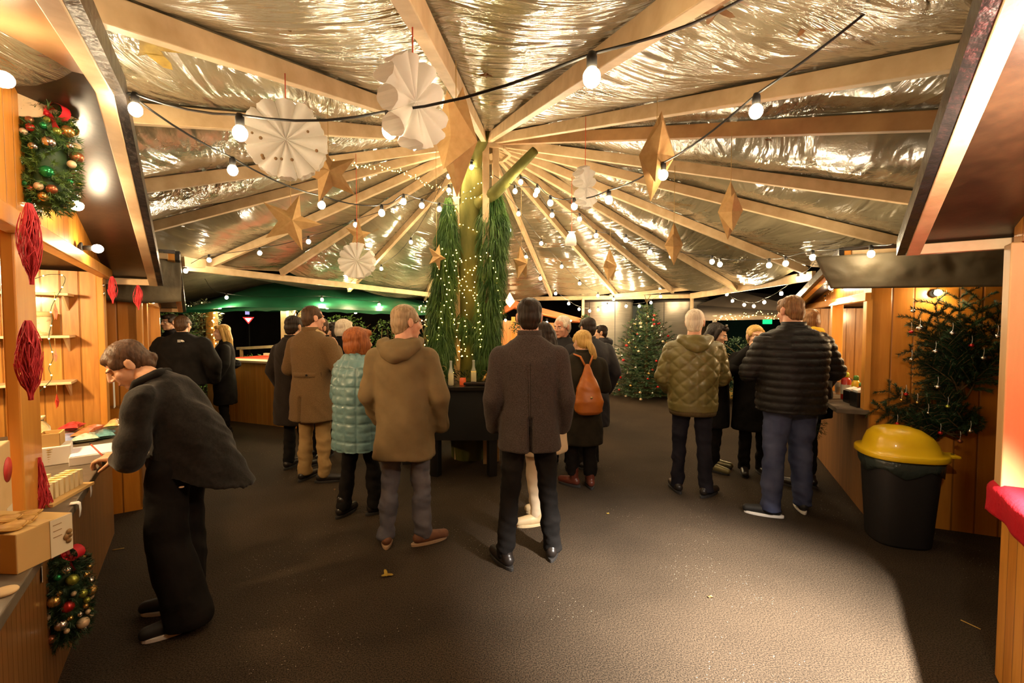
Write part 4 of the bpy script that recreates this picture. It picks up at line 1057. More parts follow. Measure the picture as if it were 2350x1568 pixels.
W=catmull([at(420,698,7.9),at(470,699,7.8),at(560,696,7.8),at(660,692,7.9),at(760,702,8.0),at(860,714,8.2),at(990,716,8.6)],10)
fairy('canopy_fairy_lights','fine fairy light wire along the edge of the green canopy',W,70,r=.008,jit=.03,seed=7)
LEAF=mat('dark leaves',(.035,.075,.012),.45,col2=(.09,.15,.03),nscale=4,spec=.6)
def shrub(name,label,px,py0,py1,D,w,seed,n=1500,m=LEAF,dep=.8,ls=.07):
    RR=random.Random(seed); b=at(px,py1,D); top=at(px,py0,D).z; z0=max(0,b.z); h=top-z0
    t=thing(name,label,'shrub',(b.x,b.y,z0))
    mb=MB(); st=MB()
    for k in range(7): st.tube([(0,0,0),(RR.uniform(-.3,.3)*w,RR.uniform(-.3,.3)*dep,h*.5),(RR.uniform(-.5,.5)*w,RR.uniform(-.5,.5)*dep,h*.9)],[.02,.014,.006],5)
    for k in range(n):
        a=RR.uniform(0,2*PI); r=math.sqrt(RR.uniform(.25,1)); zf=RR.uniform(.03,1); e=math.sqrt(max(0,1-max(0,zf-.55)**2/.22))
        p=Vector((math.cos(a)*r*w/2*e,math.sin(a)*r*dep/2*e,zf*h)); d=Vector((RR.gauss(0,1),RR.gauss(0,1),RR.gauss(0,.6))).normalized(); s=d.cross(Vector((RR.gauss(0,1),RR.gauss(0,1),RR.gauss(0,1)))).normalized()
        l=ls*RR.uniform(.7,1.3); q=l*.22
        mb.add([p,p+d*l*.35+s*q,p+d*l,p+d*l*.35-s*q],[(0,1,2,3)])
    st.build('stem',TWIG,t); mb.build('leaves',m,t); return t
shrub('laurel_hedge','leafy green hedge behind the man in the black jacket',420,715,960,9.0,1.9,31,2200)
shrub('laurel_shrub','big leafy shrub beneath the green canopy behind the red haired woman',790,725,960,9.8,1.5,32,1500)
shrub('laurel_shrub','dark shrub under the canopy just left of the trunk garland',890,735,960,10.2,1.0,33,900)
shrub('laurel_shrub','low leafy shrub along the rail beyond the bar',600,815,940,9.4,1.6,34,900)
shrub('thin_shrub','thin shrub dressed with fairy lights behind the left garland',975,695,920,6.7,.45,35,260,LEAF,.4,.05)
shrub('fir_branch_bunch','grey green fir bunch fixed high on the brown canopy post',470,690,775,7.75,.55,36,700,mat('grey fir',(.10,.12,.07),.7),.4,.06)
shrub('fir_branch_bunch','pale fir bunch fixed on the pair of posts behind the brown coat man',688,695,770,8.3,.4,37,500,mat('grey fir',(.10,.12,.07),.7),.3,.05)
shrub('fir_tuft','fir tuft hanging in the gap between the two left stalls',274,690,780,4.15,.20,38,500,NEEDLED,.12,.04)
shrub('potted_conifer','small dark conifer left of the steel drum',1343,722,760,10.0,.22,39,400,NEEDLED,.2,.05)
shrub('dark_bush','dark round bush behind the two women at the right',1700,775,915,8.2,1.0,40,1500,NEEDLED,.8,.05)
def signpost():
    p=at(570,734,15); t=thing('yield_sign','small lit red and white triangular road sign far off in the dark','road sign',(p.x,p.y,0)); z=p.z
    def tri(r,y): return [Vector((-r,y,z+r*.45)),Vector((0,y,z-r*.75)),Vector((r,y,z+r*.45))]
    MB().extrude(tri(.19,0),(0,.01,0)).build('red_border',mat('red sign',(.6,.03,.03),.4,emit=(1,.06,.05),es=.5),t,fix=True)
    MB().extrude(tri(.12,-.004),(0,.004,0)).build('white_field',mat('white sign',(.8,.75,.72),.4,emit=(1,.75,.7),es=.7),t,fix=True)
    MB().box((-.03,.0,z+.27),(.13,.02,.2)).build('blue_plate',mat('blue sign',(.3,.3,.6),.4,emit=(.5,.45,.9),es=.5),t)
    MB().tube([(0,.03,0),(0,.03,z+.36)],.03,8).build('sign_post',BLACK,t)
signpost()
# ------------------------------------------------------------------ far right
def steel(px0,px1,D,label,seed):
    a=at(px0,742,D);b=at(px1,742,D); r=(b.x-a.x)/2; cx=(a.x+b.x)/2; top=at(px0,694,D).z
    t=thing('steel_drum',label,'steel column',(cx,D+r*.4,0))
    MB().lathe([(r,0),(r,top*.5-.004),(r-.006,top*.5),(r,top*.5+.004),(r,top)],n=48,cap=False).build('steel_sheet',STEEL,t)
    MB().lathe([(r+.02,top),(r+.02,top+.05),(.01,top+.06)],n=48).build('rim',mat('dark rim',(.08,.07,.06),.5),t)
    for a in (-PI*.47,-PI*.8): MB().box((r*math.cos(a),r*math.sin(a),top/2),(.012,.012,top),Rz(a)).build('seam',mat('dark rim',(.08,.07,.06),.5),t)
    for k in range(3):
        MB().tube([((r-.02-.03*k)*math.cos(q*PI/12),(r-.02-.03*k)*math.sin(q*PI/12),top+.09+.055*k) for q in range(25)],.02,6).build('slat_ring',mat('roof slat',(.16,.11,.07),.6),t)
steel(1340,1456,11.0,'brushed steel column behind the far man, left of the fir tree',1)
steel(1508,1632,11.2,'brushed steel column partly hidden by the fir tree and the quilted jacket man',2)
def orange_hut():
    t=thing('orange_kiosk','small kiosk with a bright orange sloping roof behind the grey coat man','kiosk',at(1250,745,11)*1); o=t.location.copy(); t.location.z=0; o.z=0
    OR=mat('orange roof board',(.62,.18,.05),.5)
    def slab(pts,D0,D1,th,nm,m):
        P=[at(px,py,D0)-o for px,py in pts]; MB().extrude(P,(0,D1-D0,.0)).build(nm,m,t,fix=True)
    slab([(1150,708),(1180,690),(1335,731),(1335,741),(1180,704),(1150,720)],10.2,12,.1,'roof_board',OR)
    slab([(1150,735),(1285,742),(1285,800),(1150,800)],11.3,11.35,.1,'back_boards',plank('kiosk boards',(.50,.22,.06),(.62,.30,.09),.09))
    for px in (1178,1300): p=at(px,742,10.6)-o; MB().box((p.x,p.y,.9),(.09,.09,1.8)).build('kiosk_post',ORTRIM,t)
    slab([(1150,800),(1320,800),(1320,900),(1150,900)],10.9,11.0,.1,'kiosk_front',ORANGE)
    p=at(1170,692,9.9); l=thing('paper_lantern','glowing pointed paper lantern at the corner of the orange kiosk','lantern',p)
    MB().lathe([(.001,-.13),(.11,0),(.001,.20)],n=6,sm=False).build('shade',mat('lit lantern',(1,.75,.5),.7,emit=(1,.55,.25),es=2.2),l); MB().tube([(0,0,.19),(0,0,.34)],.006,5).build('cord',BLACK,l)
    g=shrub('fir_garland','short fir garland along the counter of the orange kiosk',1215,736,765,10.4,.9,45,700,NEEDLED,.2,.05)
    for px in (1160,1255,1310): wall_bulb(px,735 if px!=1255 else 740,10.3,'kiosk bulb '+{1160:'beside the paper lantern',1255:'hidden close behind the grey coat man',1310:'under the low end of the orange roof'}[px])
orange_hut()
def grey_tent():
    t=thing('grey_tent','grey brown canopy tent with fairy lights at the back right','tent',at(1740,740,9)*1); o=t.location.copy(); t.location.z=0; o.z=0
    TT=mat('grey tent cloth',(.17,.13,.095),.7,col2=(.22,.17,.125),nscale=2,bump=.3,bscale=3,bdist=.03)
    P=[at(1598,728,8.6)-o,at(1900,722,8.2)-o,at(1930,690,11)-o,at(1690,668,10.6)-o,at(1600,700,10.6)-o]
    def sheet(pts,nm,m=TT): MB().add([Vector(p) for p in pts],[tuple(range(len(pts)))]).build(nm,m,t)
    sheet([P[0],P[1],P[2],P[3],P[4]],'tent_roof'); sheet([P[0],P[1],P[1]-Vector((0,0,.07)),P[0]-Vector((0,0,.07))],'valance')
    MB().box((0,2.6,.9),(5.5,.05,2.4)).build('back_sheet',mat('dark teal sheet',(.008,.03,.028),.4),t)
    for px,D in ((1640,8.6),(1880,8.3),(1872,9.5)): p=at(px,742,D)-o; MB().box((p.x,p.y,.9),(.06,.06,1.8)).build('tent_pole',mat('grey pole',(.35,.30,.25),.5),t)
    p=at(1761,737,10.8); g=thing('green_exit_light','green glowing lamp under the grey tent','lamp',p); MB().box((0,0,0),(.20,.05,.14)).build('panel',mat('green lit panel',(.02,.6,.25),.4,emit=(.01,.55,.16),es=1.1),g); MB().box((0,.04,0),(.24,.04,.18)).build('housing',BLACK,g)
    W=catmull([at(1640,729,8.5),at(1690,727,8.45),at(1740,722,8.4),at(1790,727,8.3),at(1860,724,8.2)],10)
    fairy('tent_fairy_lights','fairy lights along the front edge of the grey tent',W,80,r=.007,jit=.06,seed=9)
grey_tent()
STRAW=mat('straw',(.62,.42,.12),.8,col2=(.45,.28,.07),nscale=30)
def straw():
    p=gnd(1680,912); t=thing('straw_heap','loose heap of straw on the ground behind the quilted jacket man','straw',(p.x,p.y,0)); RR=random.Random(8); mb=MB()
    MB().loft([(0,0,0,.42,.30),(0,0,.10,.36,.25),(0,0,.18,.15,.1)],20).build('heap_core',STRAW,t)
    for k in range(900):
        x=RR.gauss(0,.24);y=RR.gauss(0,.16);z=RR.uniform(0,.22)*math.exp(-(x*x+y*y)*5)+.02; d=Vector((RR.gauss(0,1),RR.gauss(0,1),RR.gauss(0,.3))).normalized()*RR.uniform(.06,.12); s=Vector((-d.y,d.x,0)).normalized()*.004
        mb.add([Vector((x,y,z))-s,Vector((x,y,z))+s,Vector((x,y,z))+d+s,Vector((x,y,z))+d-s],[(0,1,2,3)])
    mb.build('straw_stalks',STRAW,t)
    p=gnd(1648,925); t=thing('wooden_box','small pale wooden box on the ground behind the quilted jacket man','box',(p.x,p.y,0),.2); MB().box((0,0,.17),(.26,.26,.34)).build('box_body',CARD,t,bevel=.006); MB().box((0,0,.345),(.29,.29,.03)).build('box_lid',PINE,t)
straw()
def fir_tree():
    c=gnd(1482,912); H=2.22; t=thing('christmas_tree','cut fir tree decorated with red, gold and silver baubles in front of the steel columns','christmas tree',(c.x,c.y,0))
    RR=random.Random(12); st=MB(); mb=MB(); tips=[]
    st.tube([(0,0,0),(0,0,H*.6),(.01,0,H)],[.05,.03,.008],8)
    for i in range(19):
        f=i/18; z=.12+f*(H-.35); L=.98*(1-f)**.8+.12; nb=int(15-8*f)
        for k in range(nb):
            a=2*PI*(k+RR.random()*.6)/nb+i; d=Vector((math.cos(a),math.sin(a),.12+.5*f)); LL=L*RR.uniform(.75,1.08); d.normalize()
            P=[Vector((0,0,z))+d*LL*q+Vector((0,0,-.10*LL*math.sin(PI*q*.9))) for q in (0,.25,.5,.75,1)]
            st.tube(P,[.010,.008,.006,.005,.003],4); needles_on(mb,P[1:],.003,int(LL*120),RR,.045,.010); tips.append((P[-1],P[3],f))
            side=d.cross(Vector((0,0,1))).normalized()
            for q in (1,2,3,4):
                for s in (-1,1):
                    e=P[q]+(d*.7+side*s*.8+Vector((0,0,RR.uniform(-.1,.15)))).normalized()*LL*.34*(1.15-q*.2); st.tube([P[q],e],.0025,3); needles_on(mb,[P[q],e],.003,int((e-P[q]).length*150),RR,.045,.010)
    for k in range(5):
        a=k*1.3; P=[Vector((0,0,H-.12)),Vector((.10*math.cos(a),.10*math.sin(a),H+.05)),Vector((.13*math.cos(a),.13*math.sin(a),H+.24))]; st.tube(P,[.008,.006,.003],4); needles_on(mb,P,.003,16,RR,.04,.008)
    st.build('trunk',TWIG,t); mb.build('needles',mat('fir needles',(.015,.045,.015),.5,col2=(.035,.085,.028),nscale=5),t)
    front=[x for x in tips if x[0].y<x[0].x*0+.25 and x[2]<.9]; RR.shuffle(front)
    cols=['silver','red','gold','silver','red','silver','cream']; words={'silver':'silver','red':'red','gold':'gold','cream':'cream'}
    proto={}
    for k,(p,q,f) in enumerate(front[:84]):
        col=cols[k%7]; w=Vector((c.x,c.y,0))+p.lerp(q,RR.uniform(0,.9))-Vector((0,0,.06)); lab='small %s bauble hanging on the Christmas tree'%words[col]; g='%s baubles on the Christmas tree'%words[col]
        if col not in proto: proto[col]=hbauble(w,.030,col,lab,g,.045)
        else: dup(proto[col],w,scale=RR.choice((.75,.9,1.0,1.15)))
fir_tree()
# dark surroundings beyond the market
def surround():
    DK=mat('night facade',(.012,.010,.010),.8,col2=(.02,.016,.014),nscale=1)
    o=MB().box((0,17,2.2),(40,.3,4.6)).build('wall_back',DK); tag(o,'dark facade far behind the market','wall',kind='structure')
    for n,x in (('wall_left',-9.5),('wall_right',9.5)):
        o=MB().box((x,7,2.2),(.3,22,4.6)).build(n,DK); tag(o,'dark night surroundings at the side','wall',kind='structure')
surround()
# ------------------------------------------------------------------ people (local: faces +y, x to the right)
SKIN=mat('skin',(.62,.34,.20),.5,col2=(.68,.39,.25),nscale=20,subs=.08)
SKINR=mat('ruddy skin',(.62,.28,.17),.5,col2=(.68,.35,.23),nscale=20,subs=.08)
EYEW=mat('eye white',(.75,.70,.65),.3); IRIS=mat('dark iris',(.05,.03,.02),.2); LIPS=mat('lips',(.48,.16,.12),.45)
def hairmat(name,c,c2): return mat(name,c,.45,col2=c2,nscale=9,stretch=(9,9,.8),bump=.45,bscale=22,bdist=.006,spec=.25)
HAIR={'dark':hairmat('dark brown hair',(.012,.007,.004),(.028,.015,.009)),'brown':hairmat('brown hair',(.045,.022,.010),(.09,.045,.02)),'chest':hairmat('chestnut hair',(.050,.025,.013),(.10,.052,.027)),
 'red':hairmat('copper red hair',(.20,.050,.012),(.36,.115,.032)),'grey':hairmat('grey blond hair',(.25,.165,.09),(.40,.28,.165)),'white':hairmat('white hair',(.62,.50,.38),(.78,.67,.54)),
 'blond':hairmat('blond hair',(.42,.24,.06),(.62,.40,.13)),'ginger':hairmat('reddish short hair',(.13,.06,.022),(.24,.12,.045)),'black':hairmat('black hair',(.012,.009,.008),(.03,.022,.018))}
def wool(name,c,c2,**k): return mat(name,c,.9,col2=c2,nscale=190,bump=.35,bscale=220,bdist=.004,sheen=.05,detail=3,**k)
WOOLG=wool('grey wool',(.032,.024,.021),(.070,.053,.047)); CAMEL=wool('brown wool',(.12,.07,.029),(.18,.107,.048)); DARKW=wool('dark wool',(.014,.010,.008),(.028,.020,.016))
PARKA=mat('olive brown parka cloth',(.155,.108,.052),.75,col2=(.20,.14,.068),nscale=5,bump=.2,bscale=25,bdist=.01)
TEAL=mat('teal quilted nylon',(.13,.245,.26),.35,col2=(.175,.30,.31),nscale=14,bump=.45,bscale=22,bdist=.012,coat=.2)
QUILT=mat('olive quilted nylon',(.125,.102,.030),.45,col2=(.165,.135,.042),nscale=10,bump=.4,bscale=22,bdist=.01,coat=.15)
PUFF=mat('black puffer nylon',(.008,.0065,.006),.55,spec=.3,col2=(.013,.011,.010),nscale=10,bump=.5,bscale=26,bdist=.012)
NAVY=mat('navy jacket',(.009,.008,.011),.7,col2=(.016,.014,.018),nscale=6,bump=.3,bscale=20)
BLKC=mat('black cloth',(.007,.006,.0055),.85,col2=(.013,.011,.010),nscale=9,bump=.25,bscale=25)
DGREEN=mat('dark olive coat cloth',(.018,.015,.010),.85,col2=(.030,.025,.016),nscale=8,bump=.25,bscale=25)
CREAM=mat('cream coat cloth',(.62,.47,.30),.8,col2=(.68,.53,.35),nscale=8,bump=.2,bscale=25)
DENIM=mat('blue denim',(.034,.042,.090),.8,col2=(.075,.088,.155),nscale=5,bump=.35,bscale=200,bdist=.002)
DENIMG=mat('grey blue denim',(.085,.085,.105),.8,col2=(.155,.15,.17),nscale=5,bump=.35,bscale=200,bdist=.002)
DENIMD=mat('dark navy denim',(.009,.009,.015),.8,col2=(.020,.019,.028),nscale=5,bump=.3,bscale=200,bdist=.002)
CHINO=mat('tan corduroy',(.30,.185,.075),.85,col2=(.38,.24,.10),nscale=8,bump=.25,bscale=40)
BROWNL=mat('brown suede',(.12,.045,.020),.7,col2=(.17,.07,.03),nscale=20); BLACKL=mat('black leather',(.016,.012,.010),.35); COGN=mat('chestnut leather',(.11,.028,.016),.3); CREAML=mat('cream leather',(.55,.40,.22),.5)
SOLEW=mat('white rubber sole',(.72,.66,.58),.6); SOLEB=mat('dark rubber sole',(.02,.017,.015),.7); SOLET=mat('tan rubber sole',(.35,.22,.12),.7)
def V(*a): return Vector(a)
def folds(amp,kz,seed,z0=-9,z1=9,low=0):
    g=(lambda z:1+low*math.exp(-z/.16)) if low else (lambda z:1)
    def f(co,no):
        out=co.copy()
        for i in range(len(co)):
            x,y,z=co[i]
            if z0<z<z1:
                w=noise.noise(Vector((x*5+seed,y*5,z*kz)))+.5*noise.noise(Vector((x*11,y*11+seed,z*kz*2.1)))+.55*(.3-abs(noise.noise(Vector((x*7+z*6,y*7,z*kz*1.7+x*5+seed)))))*1.6
                out[i]=co[i]+no[i]*(amp*w*g(z))
        return out
    return f
def shoe(root,ank,yaw,m,sole,L=.275,boot=0,w=1.0,lab=None):
    """one shoe, its sole flat on the ground"""
    t=bpy.data.objects.new('shoe',None)
    M_=Rz(yaw); o=V(ank[0],ank[1],0)
    P=lambda x,y,z: o+M_@V(x*w,y,z)
    mb=MB(); mb.cap(P(0,-.045,.055),.040,P(0,.05,.050),.044); mb.cap(P(0,.05,.050),.043,P(.004,L-.115,.040),.036)
    mb.cap(P(0,-.02,.06),.040,P(0,-.015,.10+boot),.044+boot*.08)
    me=remesh(mb,.009,4,clampz=.018); b=obj('shoe',me,m,root)
    pts=[]
    for k in range(24):
        a=2*PI*k/24; y=math.sin(a)*L*.5*1.02+L*.5-.095; x=math.cos(a)*(.043+.006*math.sin(a))*w
        pts.append(P(x,y,.0))
    MB().extrude(pts,V(0,0,.024)).build('sole',sole,b,bevel=.004)
    return b
def legs(root,H,hips,knees,ankles,m,r=(.080,.060,.052),pel=(.155,.115,.12),name='trousers',vox=.013,seed=1,amp=.010,hemz=.05):
    mb=MB(); c=(V(*hips[0])+V(*hips[1]))/2
    mb.sph(c+V(0,-.01,.03),pel,18,10)
    for h,k,a in zip(hips,knees,ankles):
        h=V(*h);k=V(*k);a=V(*a); mb.cap(h,r[0]*1.08,k,r[1]); e=V(a.x,a.y,hemz+.02); mb.cap(k,r[1],e,r[2])
    return obj(name,remesh(mb,vox,5,folds(amp,9,seed,low=1.3),clampz=hemz),m,root)
def hand(root_list,wr,d,nrm,curl=.6,side=1,s=1.0,spread=.12,curls=None,thumb=.5):
    """hand mesh: wrist point, pointing direction, palm normal; side=+1 thumb on d x nrm side"""
    d=d.normalized(); nrm=(nrm-d*nrm.dot(d)).normalized(); t=d.cross(nrm)*side
    mb=MB(); 
    mb.cap(wr-d*.03*s,.024*s,wr+d*.012*s,.024*s)
    for k,o in enumerate((.030,.011,-.009,-.027)): mb.cap(wr+d*.01*s+t*o*.6*s,.016*s,wr+d*.085*s+t*o*s,.0125*s,10)
    mb.cap(wr+d*.03*s+t*.012*s+nrm*.006*s,.020*s,wr+d*.045*s-t*.012*s+nrm*.006*s,.020*s)
    base=[(.030,.074,(.042,.026,.021)),(.011,.078,(.046,.030,.022)),(-.009,.074,(.043,.027,.021)),(-.027,.066,(.034,.021,.018))]
    for k,(o,b,ls) in enumerate(base):
        c=curls[k] if curls else curl; p=wr+d*(b+.008)*s+t*o*s; a=c*.55; q=d+t*(o*spread*12)
        q.normalize()
        pts=[p]; rs=[.0098*s]; ang=c*.5
        for j,l in enumerate(ls):
            v=q*math.cos(ang)+nrm*math.sin(ang); p=p+v*l*s; pts.append(p); rs.append((.0092,.0084,.0074)[j]*s); ang+=c*(.95 if j==0 else .7)
        mb.chain(pts,rs,10)
    p0=wr+d*.022*s+t*.024*s+nrm*.006*s; p1=p0+(d*.55+t*.75+nrm*(.25+thumb*.4)).normalized()*.040*s; p2=p1+(d*.85+t*.15+nrm*(.2+thumb*.6)).normalized()*.032*s; p3=p2+(d*.9-t*.1+nrm*(.1+thumb*.7)).normalized()*.024*s
    mb.chain([p0,p1,p2,p3],[.0145*s,.0115*s,.0105*s,.0085*s],10)
    root_list.append(remesh(mb,.0042,3))
def headframe(C,yaw,pitch,roll): return (C,Rz(yaw)@Rx(pitch)@Ry(roll))
def head(lst,C,M_,s=1.0,neck=None,fine=False,fem=False,nr=.058,jaw=1.0):
    P=lambda x,y,z: C+M_@V(x*s,y*s,z*s)
    def el(mb,c,r): mb.sph(P(*c),tuple(q*s for q in r),18,12,M_)
    mb=MB()
    el(mb,(0,-.014,.032),(.074,.094,.083)); el(mb,(0,.026,-.025),(.060,.066,.082)); el(mb,(0,.030,-.070),(.050*jaw,.052,.042)); el(mb,(0,.068,-.098),(.022*jaw,.018,.018))
    for sx in (-1,1):
        el(mb,(sx*.038,.058,-.022),(.024,.024,.022)); el(mb,(sx*.026,.080,.026),(.024,.012,.008))
        el(mb,(sx*.077,-.012,-.004),(.009,.021,.033)); el(mb,(sx*.079,-.016,.012),(.010,.016,.018)); el(mb,(sx*.012,.098,-.030),(.009,.010,.008))
    mb.cap(P(0,.088,.016),.0085*s,P(0,.108,-.024),.0115*s)
    el(mb,(0,.083,-.060),(.024,.012,.008)); el(mb,(0,.081,-.071),(.021,.012,.008))
    nb=neck if neck is not None else P(0,-.05,-.22)
    mb.cap(P(0,-.022,-.055),nr*s,nb,nr*1.12)
    def d(co,no):
        for sx in (-1,1):
            e=np.array(P(sx*.031,.092,.004)); q=np.exp(-((co-e)**2).sum(1)/(2*(.0125*s)**2)); f=np.array(M_@V(0,1,0)); co=co-np.outer(q*.012*s,f)
        return co
    lst.append(remesh(mb,.0048 if fine else .0075,3,d))
    return P
def face(body,P,M_,s=1.0,brow=None,closed=False,glasses=False):
    for sx in (-1,1):
        if not closed:
            e=MB().sph((0,0,0),.0098*s,12,8).build('eye',EYEW,body); e.location=P(sx*.031,.0738,.003)
            i=MB().sph((0,0,0),(.0050*s,.003*s,.0050*s),10,6,M_).build('iris',IRIS,e); i.location=M_@V(0,.0086*s,-.001)
        else:
            e=MB().tube([P(sx*.031-.014,.0775,.000),P(sx*.031,.0815,-.004),P(sx*.031+.014,.0775,.000)],.0022*s,6).build('eyelash',IRIS,body)
        b=MB().tube([P(sx*.014,.0905,.020),P(sx*.030,.0895,.026),P(sx*.047,.076,.021)],[.002*s,.003*s,.0018*s],6).build('eyebrow',brow or HAIR['brown'],body)
    m=MB().cap(P(-.018,.0905,-.0655),.0035*s,P(.018,.0905,-.0655),.0035*s).cap(P(-.010,.0925,-.063),.0042*s,P(.010,.0925,-.068),.0048*s)
    obj('lips',remesh(m,.002,2),LIPS,body)
    if glasses: specs(body,P,s)
def specs(body,P,s=1,m=None):
    mb=MB()
    for sx in (-1,1):
        mb.tube([P(sx*.033+.025*math.cos(a*PI/8),.106,.004+.019*math.sin(a*PI/8)) for a in range(17)],.0014*s,5)
        mb.tube([P(sx*.058,.104,.010),P(sx*.080,.05,.012),P(sx*.083,-.02,.012)],.0016*s,5)
    mb.tube([P(-.008,.108,.006),P(.008,.108,.006)],.0014*s,5)
    mb.build('glasses',m or mat('spectacle metal',(.45,.36,.26),.25,metal=.9),body)
def hair(root,P,M_,kind,m,s=1.0,seed=1):
    C=P(0,0,0); mb=MB()
    def el(c,r,k=16): mb.sph(P(*c),tuple(q*s for q in r),18,12,M_)
    el((0,-.027,.049),(.081,.095,.079))
    if kind in('short','crop','bald'):
        el((0,-.052,.0),(.076,.066,.075)); el((0,-.06,-.045),(.060,.045,.045))
        if kind=='short': el((0,.045,.078),(.058,.048,.034))
        for sx in(-1,1): el((sx*.066,.012,.028),(.014,.045,.035))
    elif kind=='bob':
        el((0,-.030,.045),(.098,.108,.090)); el((0,-.055,-.02),(.100,.078,.095))
        for sx in(-1,1): el((sx*.075,.0,-.02),(.032,.062,.085))
        el((0,.052,.082),(.072,.045,.036)); el((0,-.05,-.085),(.075,.055,.045))
    elif kind=='long':
        el((0,-.045,.0),(.086,.075,.09)); 
        for sx in(-1,0,1): mb.chain([P(sx*.05,-.055,.02),P(sx*.062,-.080,-.10),P(sx*.055,-.085,-.21),P(sx*.045,-.08,-.27)],[.055*s,.052*s,.042*s,.018*s])
        for sx in(-1,1): mb.chain([P(sx*.068,.012,.055),P(sx*.080,.0,-.03),P(sx*.082,-.02,-.13),P(sx*.07,-.03,-.20)],[.026*s,.024*s,.022*s,.012*s])
        el((0,.045,.085),(.055,.045,.03))
    elif kind in('ponytail','updo'):
        el((0,-.052,.005),(.078,.068,.075)); el((0,.03,.070),(.062,.048,.034))
        for sx in(-1,1): el((sx*.064,.018,.035),(.016,.045,.035))
        if kind=='ponytail': mb.chain([P(0,-.11,.0),P(0,-.145,-.03),P(.02,-.15,-.09),P(.045,-.14,-.15),P(.06,-.12,-.19)],[.028*s,.030*s,.034*s,.028*s,.008*s])
        else:
            el((0,-.105,-.035),(.036,.030,.032)); el((0,-.075,-.055),(.055,.035,.035))
    def d(co,no):
        out=co.copy()
        for i in range(len(co)):
            v=M_.transposed()@(Vector(co[i])-C); w=noise.noise(Vector((math.atan2(v.x,v.y)*9,seed,v.z*9)))*.6+noise.noise(Vector((math.atan2(v.x,v.y)*28,seed,v.z*14)))*.6
            out[i]=co[i]+no[i]*.007*w
        return out
    return obj('hair',remesh(mb,.0075,2,d),m,root)
def torso_rings(H,hem,b=1,d=1,fl=1.0,belly=0,hump=0):
    R_=[(hem,.128*fl,.098*fl,0)]
    if hem<.40: R_.append(((hem+.46)/2,.127*(1+(fl-1)*.6),.096*(1+(fl-1)*.6),0))
    R_+=[(.50,.122*(1+(fl-1)*.4),.094*(1+(fl-1)*.4),0),(.60,.113,.085+belly,0),(.70,.122,.086+belly*.6,0),(.76,.126,.083,-.003),(.795,.122,.070,-.006),(.822,.098,.057,-.010),(.844,.066,.048,-.012),(.860,.046,.042,-.012)]
    return [(0,y*H,z*H,rx*H*b,ry*H*d) for z,rx,ry,y in R_ if z>=hem]
def coat(root,H,hem,m,b=1,d=1,fl=1.0,arms=(),belly=0,disp=None,vox=.012,name='coat',sl=(.047,.039,.033),smooth=4,slit=None):
    mb=MB().loft(torso_rings(H,hem,b,d,fl,belly),32,2.3)
    for a in arms: mb.chain([V(*p) for p in a],[sl[0]*H,sl[1]*H,sl[2]*H])
    def f(co,no):
        if slit is not None:      # vent at the back: a notch under z=slit
            k=np.exp(-(co[:,0]/.012)**2)*(co[:,1]<0)*np.clip((slit-co[:,2])/.03,0,1); co=co+np.stack([np.zeros_like(k),k*.05,np.zeros_like(k)],1)
        return disp(co,no) if disp else co
    return obj(name,remesh(mb,vox,smooth,f),m,root)
def person(label,px,D,H,rot,dx=0):
    p=at(px,742,D); return thing('person',label,'person',(p.x+dx,D,0),rot)
def arm(sx,H,el,wr,b=1): return [(sx*.108*H*b,-.006*H,.772*H),el,wr]
def std_legs(root,H,m,st=.09,yaw=(.25,-.25),sm=BLACKL,sole=SOLEB,r=(.082,.062,.055),fy=(0,0),seed=1,hemz=.055,boot=0,L=.28,amp=.010,bend=0,skip=None,pel=None):
    hx=.052*H; out=[]
    hips=[(-hx,0,.50*H),(hx,0,.50*H)]; kn=[(-(hx+st)/2,.02+bend+fy[0]*.5,.28*H),((hx+st)/2,.02+bend+fy[1]*.5,.28*H)]; an=[(-st,fy[0],.05*H),(st,fy[1],.05*H)]
    legs(root,H,hips,kn,an,m,r,pel or (.088*H,.068*H,.07*H),seed=seed,hemz=hemz,amp=amp)
    shoe(root,an[0],yaw[0],sm,sole,L,boot); shoe(root,an[1],yaw[1],sm,sole,L,boot)
    return hips,kn,an
def bodycore(lst,H,b=.8,legs_=None):
    mb=MB().loft(torso_rings(H,.47,b*.9,b*.85),20)
    if legs_:
        hips,kn,an=legs_
        for h,k,a in zip(hips,kn,an): mb.cap(V(*h),.05,V(*k),.04); mb.cap(V(*k),.038,V(*a),.032)
    lst.append(remesh(mb,.022,2))
def finish(root,lst,m=SKIN):
    b=obj('body',joinmesh(lst),m,root); return b
def collar(root,H,m,r=.062,h=.05,z=.846,y=-.012,flare=.85,open_=.5,name='collar',lean=0):
    vs=[];fs=[];n=28
    for i in range(4):
        f=i/3
        for j in range(n+1):
            a=-PI/2-PI*(1-open_*.3)+2*PI*(1-open_*.3)*j/n
            q=r*H/1.75*(1.1-(1-flare)*f)*1.05; vs.append((q*math.cos(a),y*H+q*.92*math.sin(a)-lean*f,z*H+h*f*(1 if math.sin(a)<.4 else .75)))
    for i in range(3):
        for j in range(n): q=i*(n+1)+j; fs.append((q,q+1,q+n+2,q+n+1))
    o=MB().add(vs,fs,0,True).build(name,m,root); s=o.modifiers.new('t','SOLIDIFY'); s.thickness=.012; s.offset=0; return o
def baffles(p,amp,z0=0,ang=0):
    def f(co,no):
        s=np.abs(np.sin(PI*(co[:,2]-z0)/p))**.45; out=co+no*((s-1)*amp)[:,None]
        w=np.array([noise.noise(Vector((x*16,y*16,z*20)))*.004 for x,y,z in co]); return out+no*w[:,None]
    return f
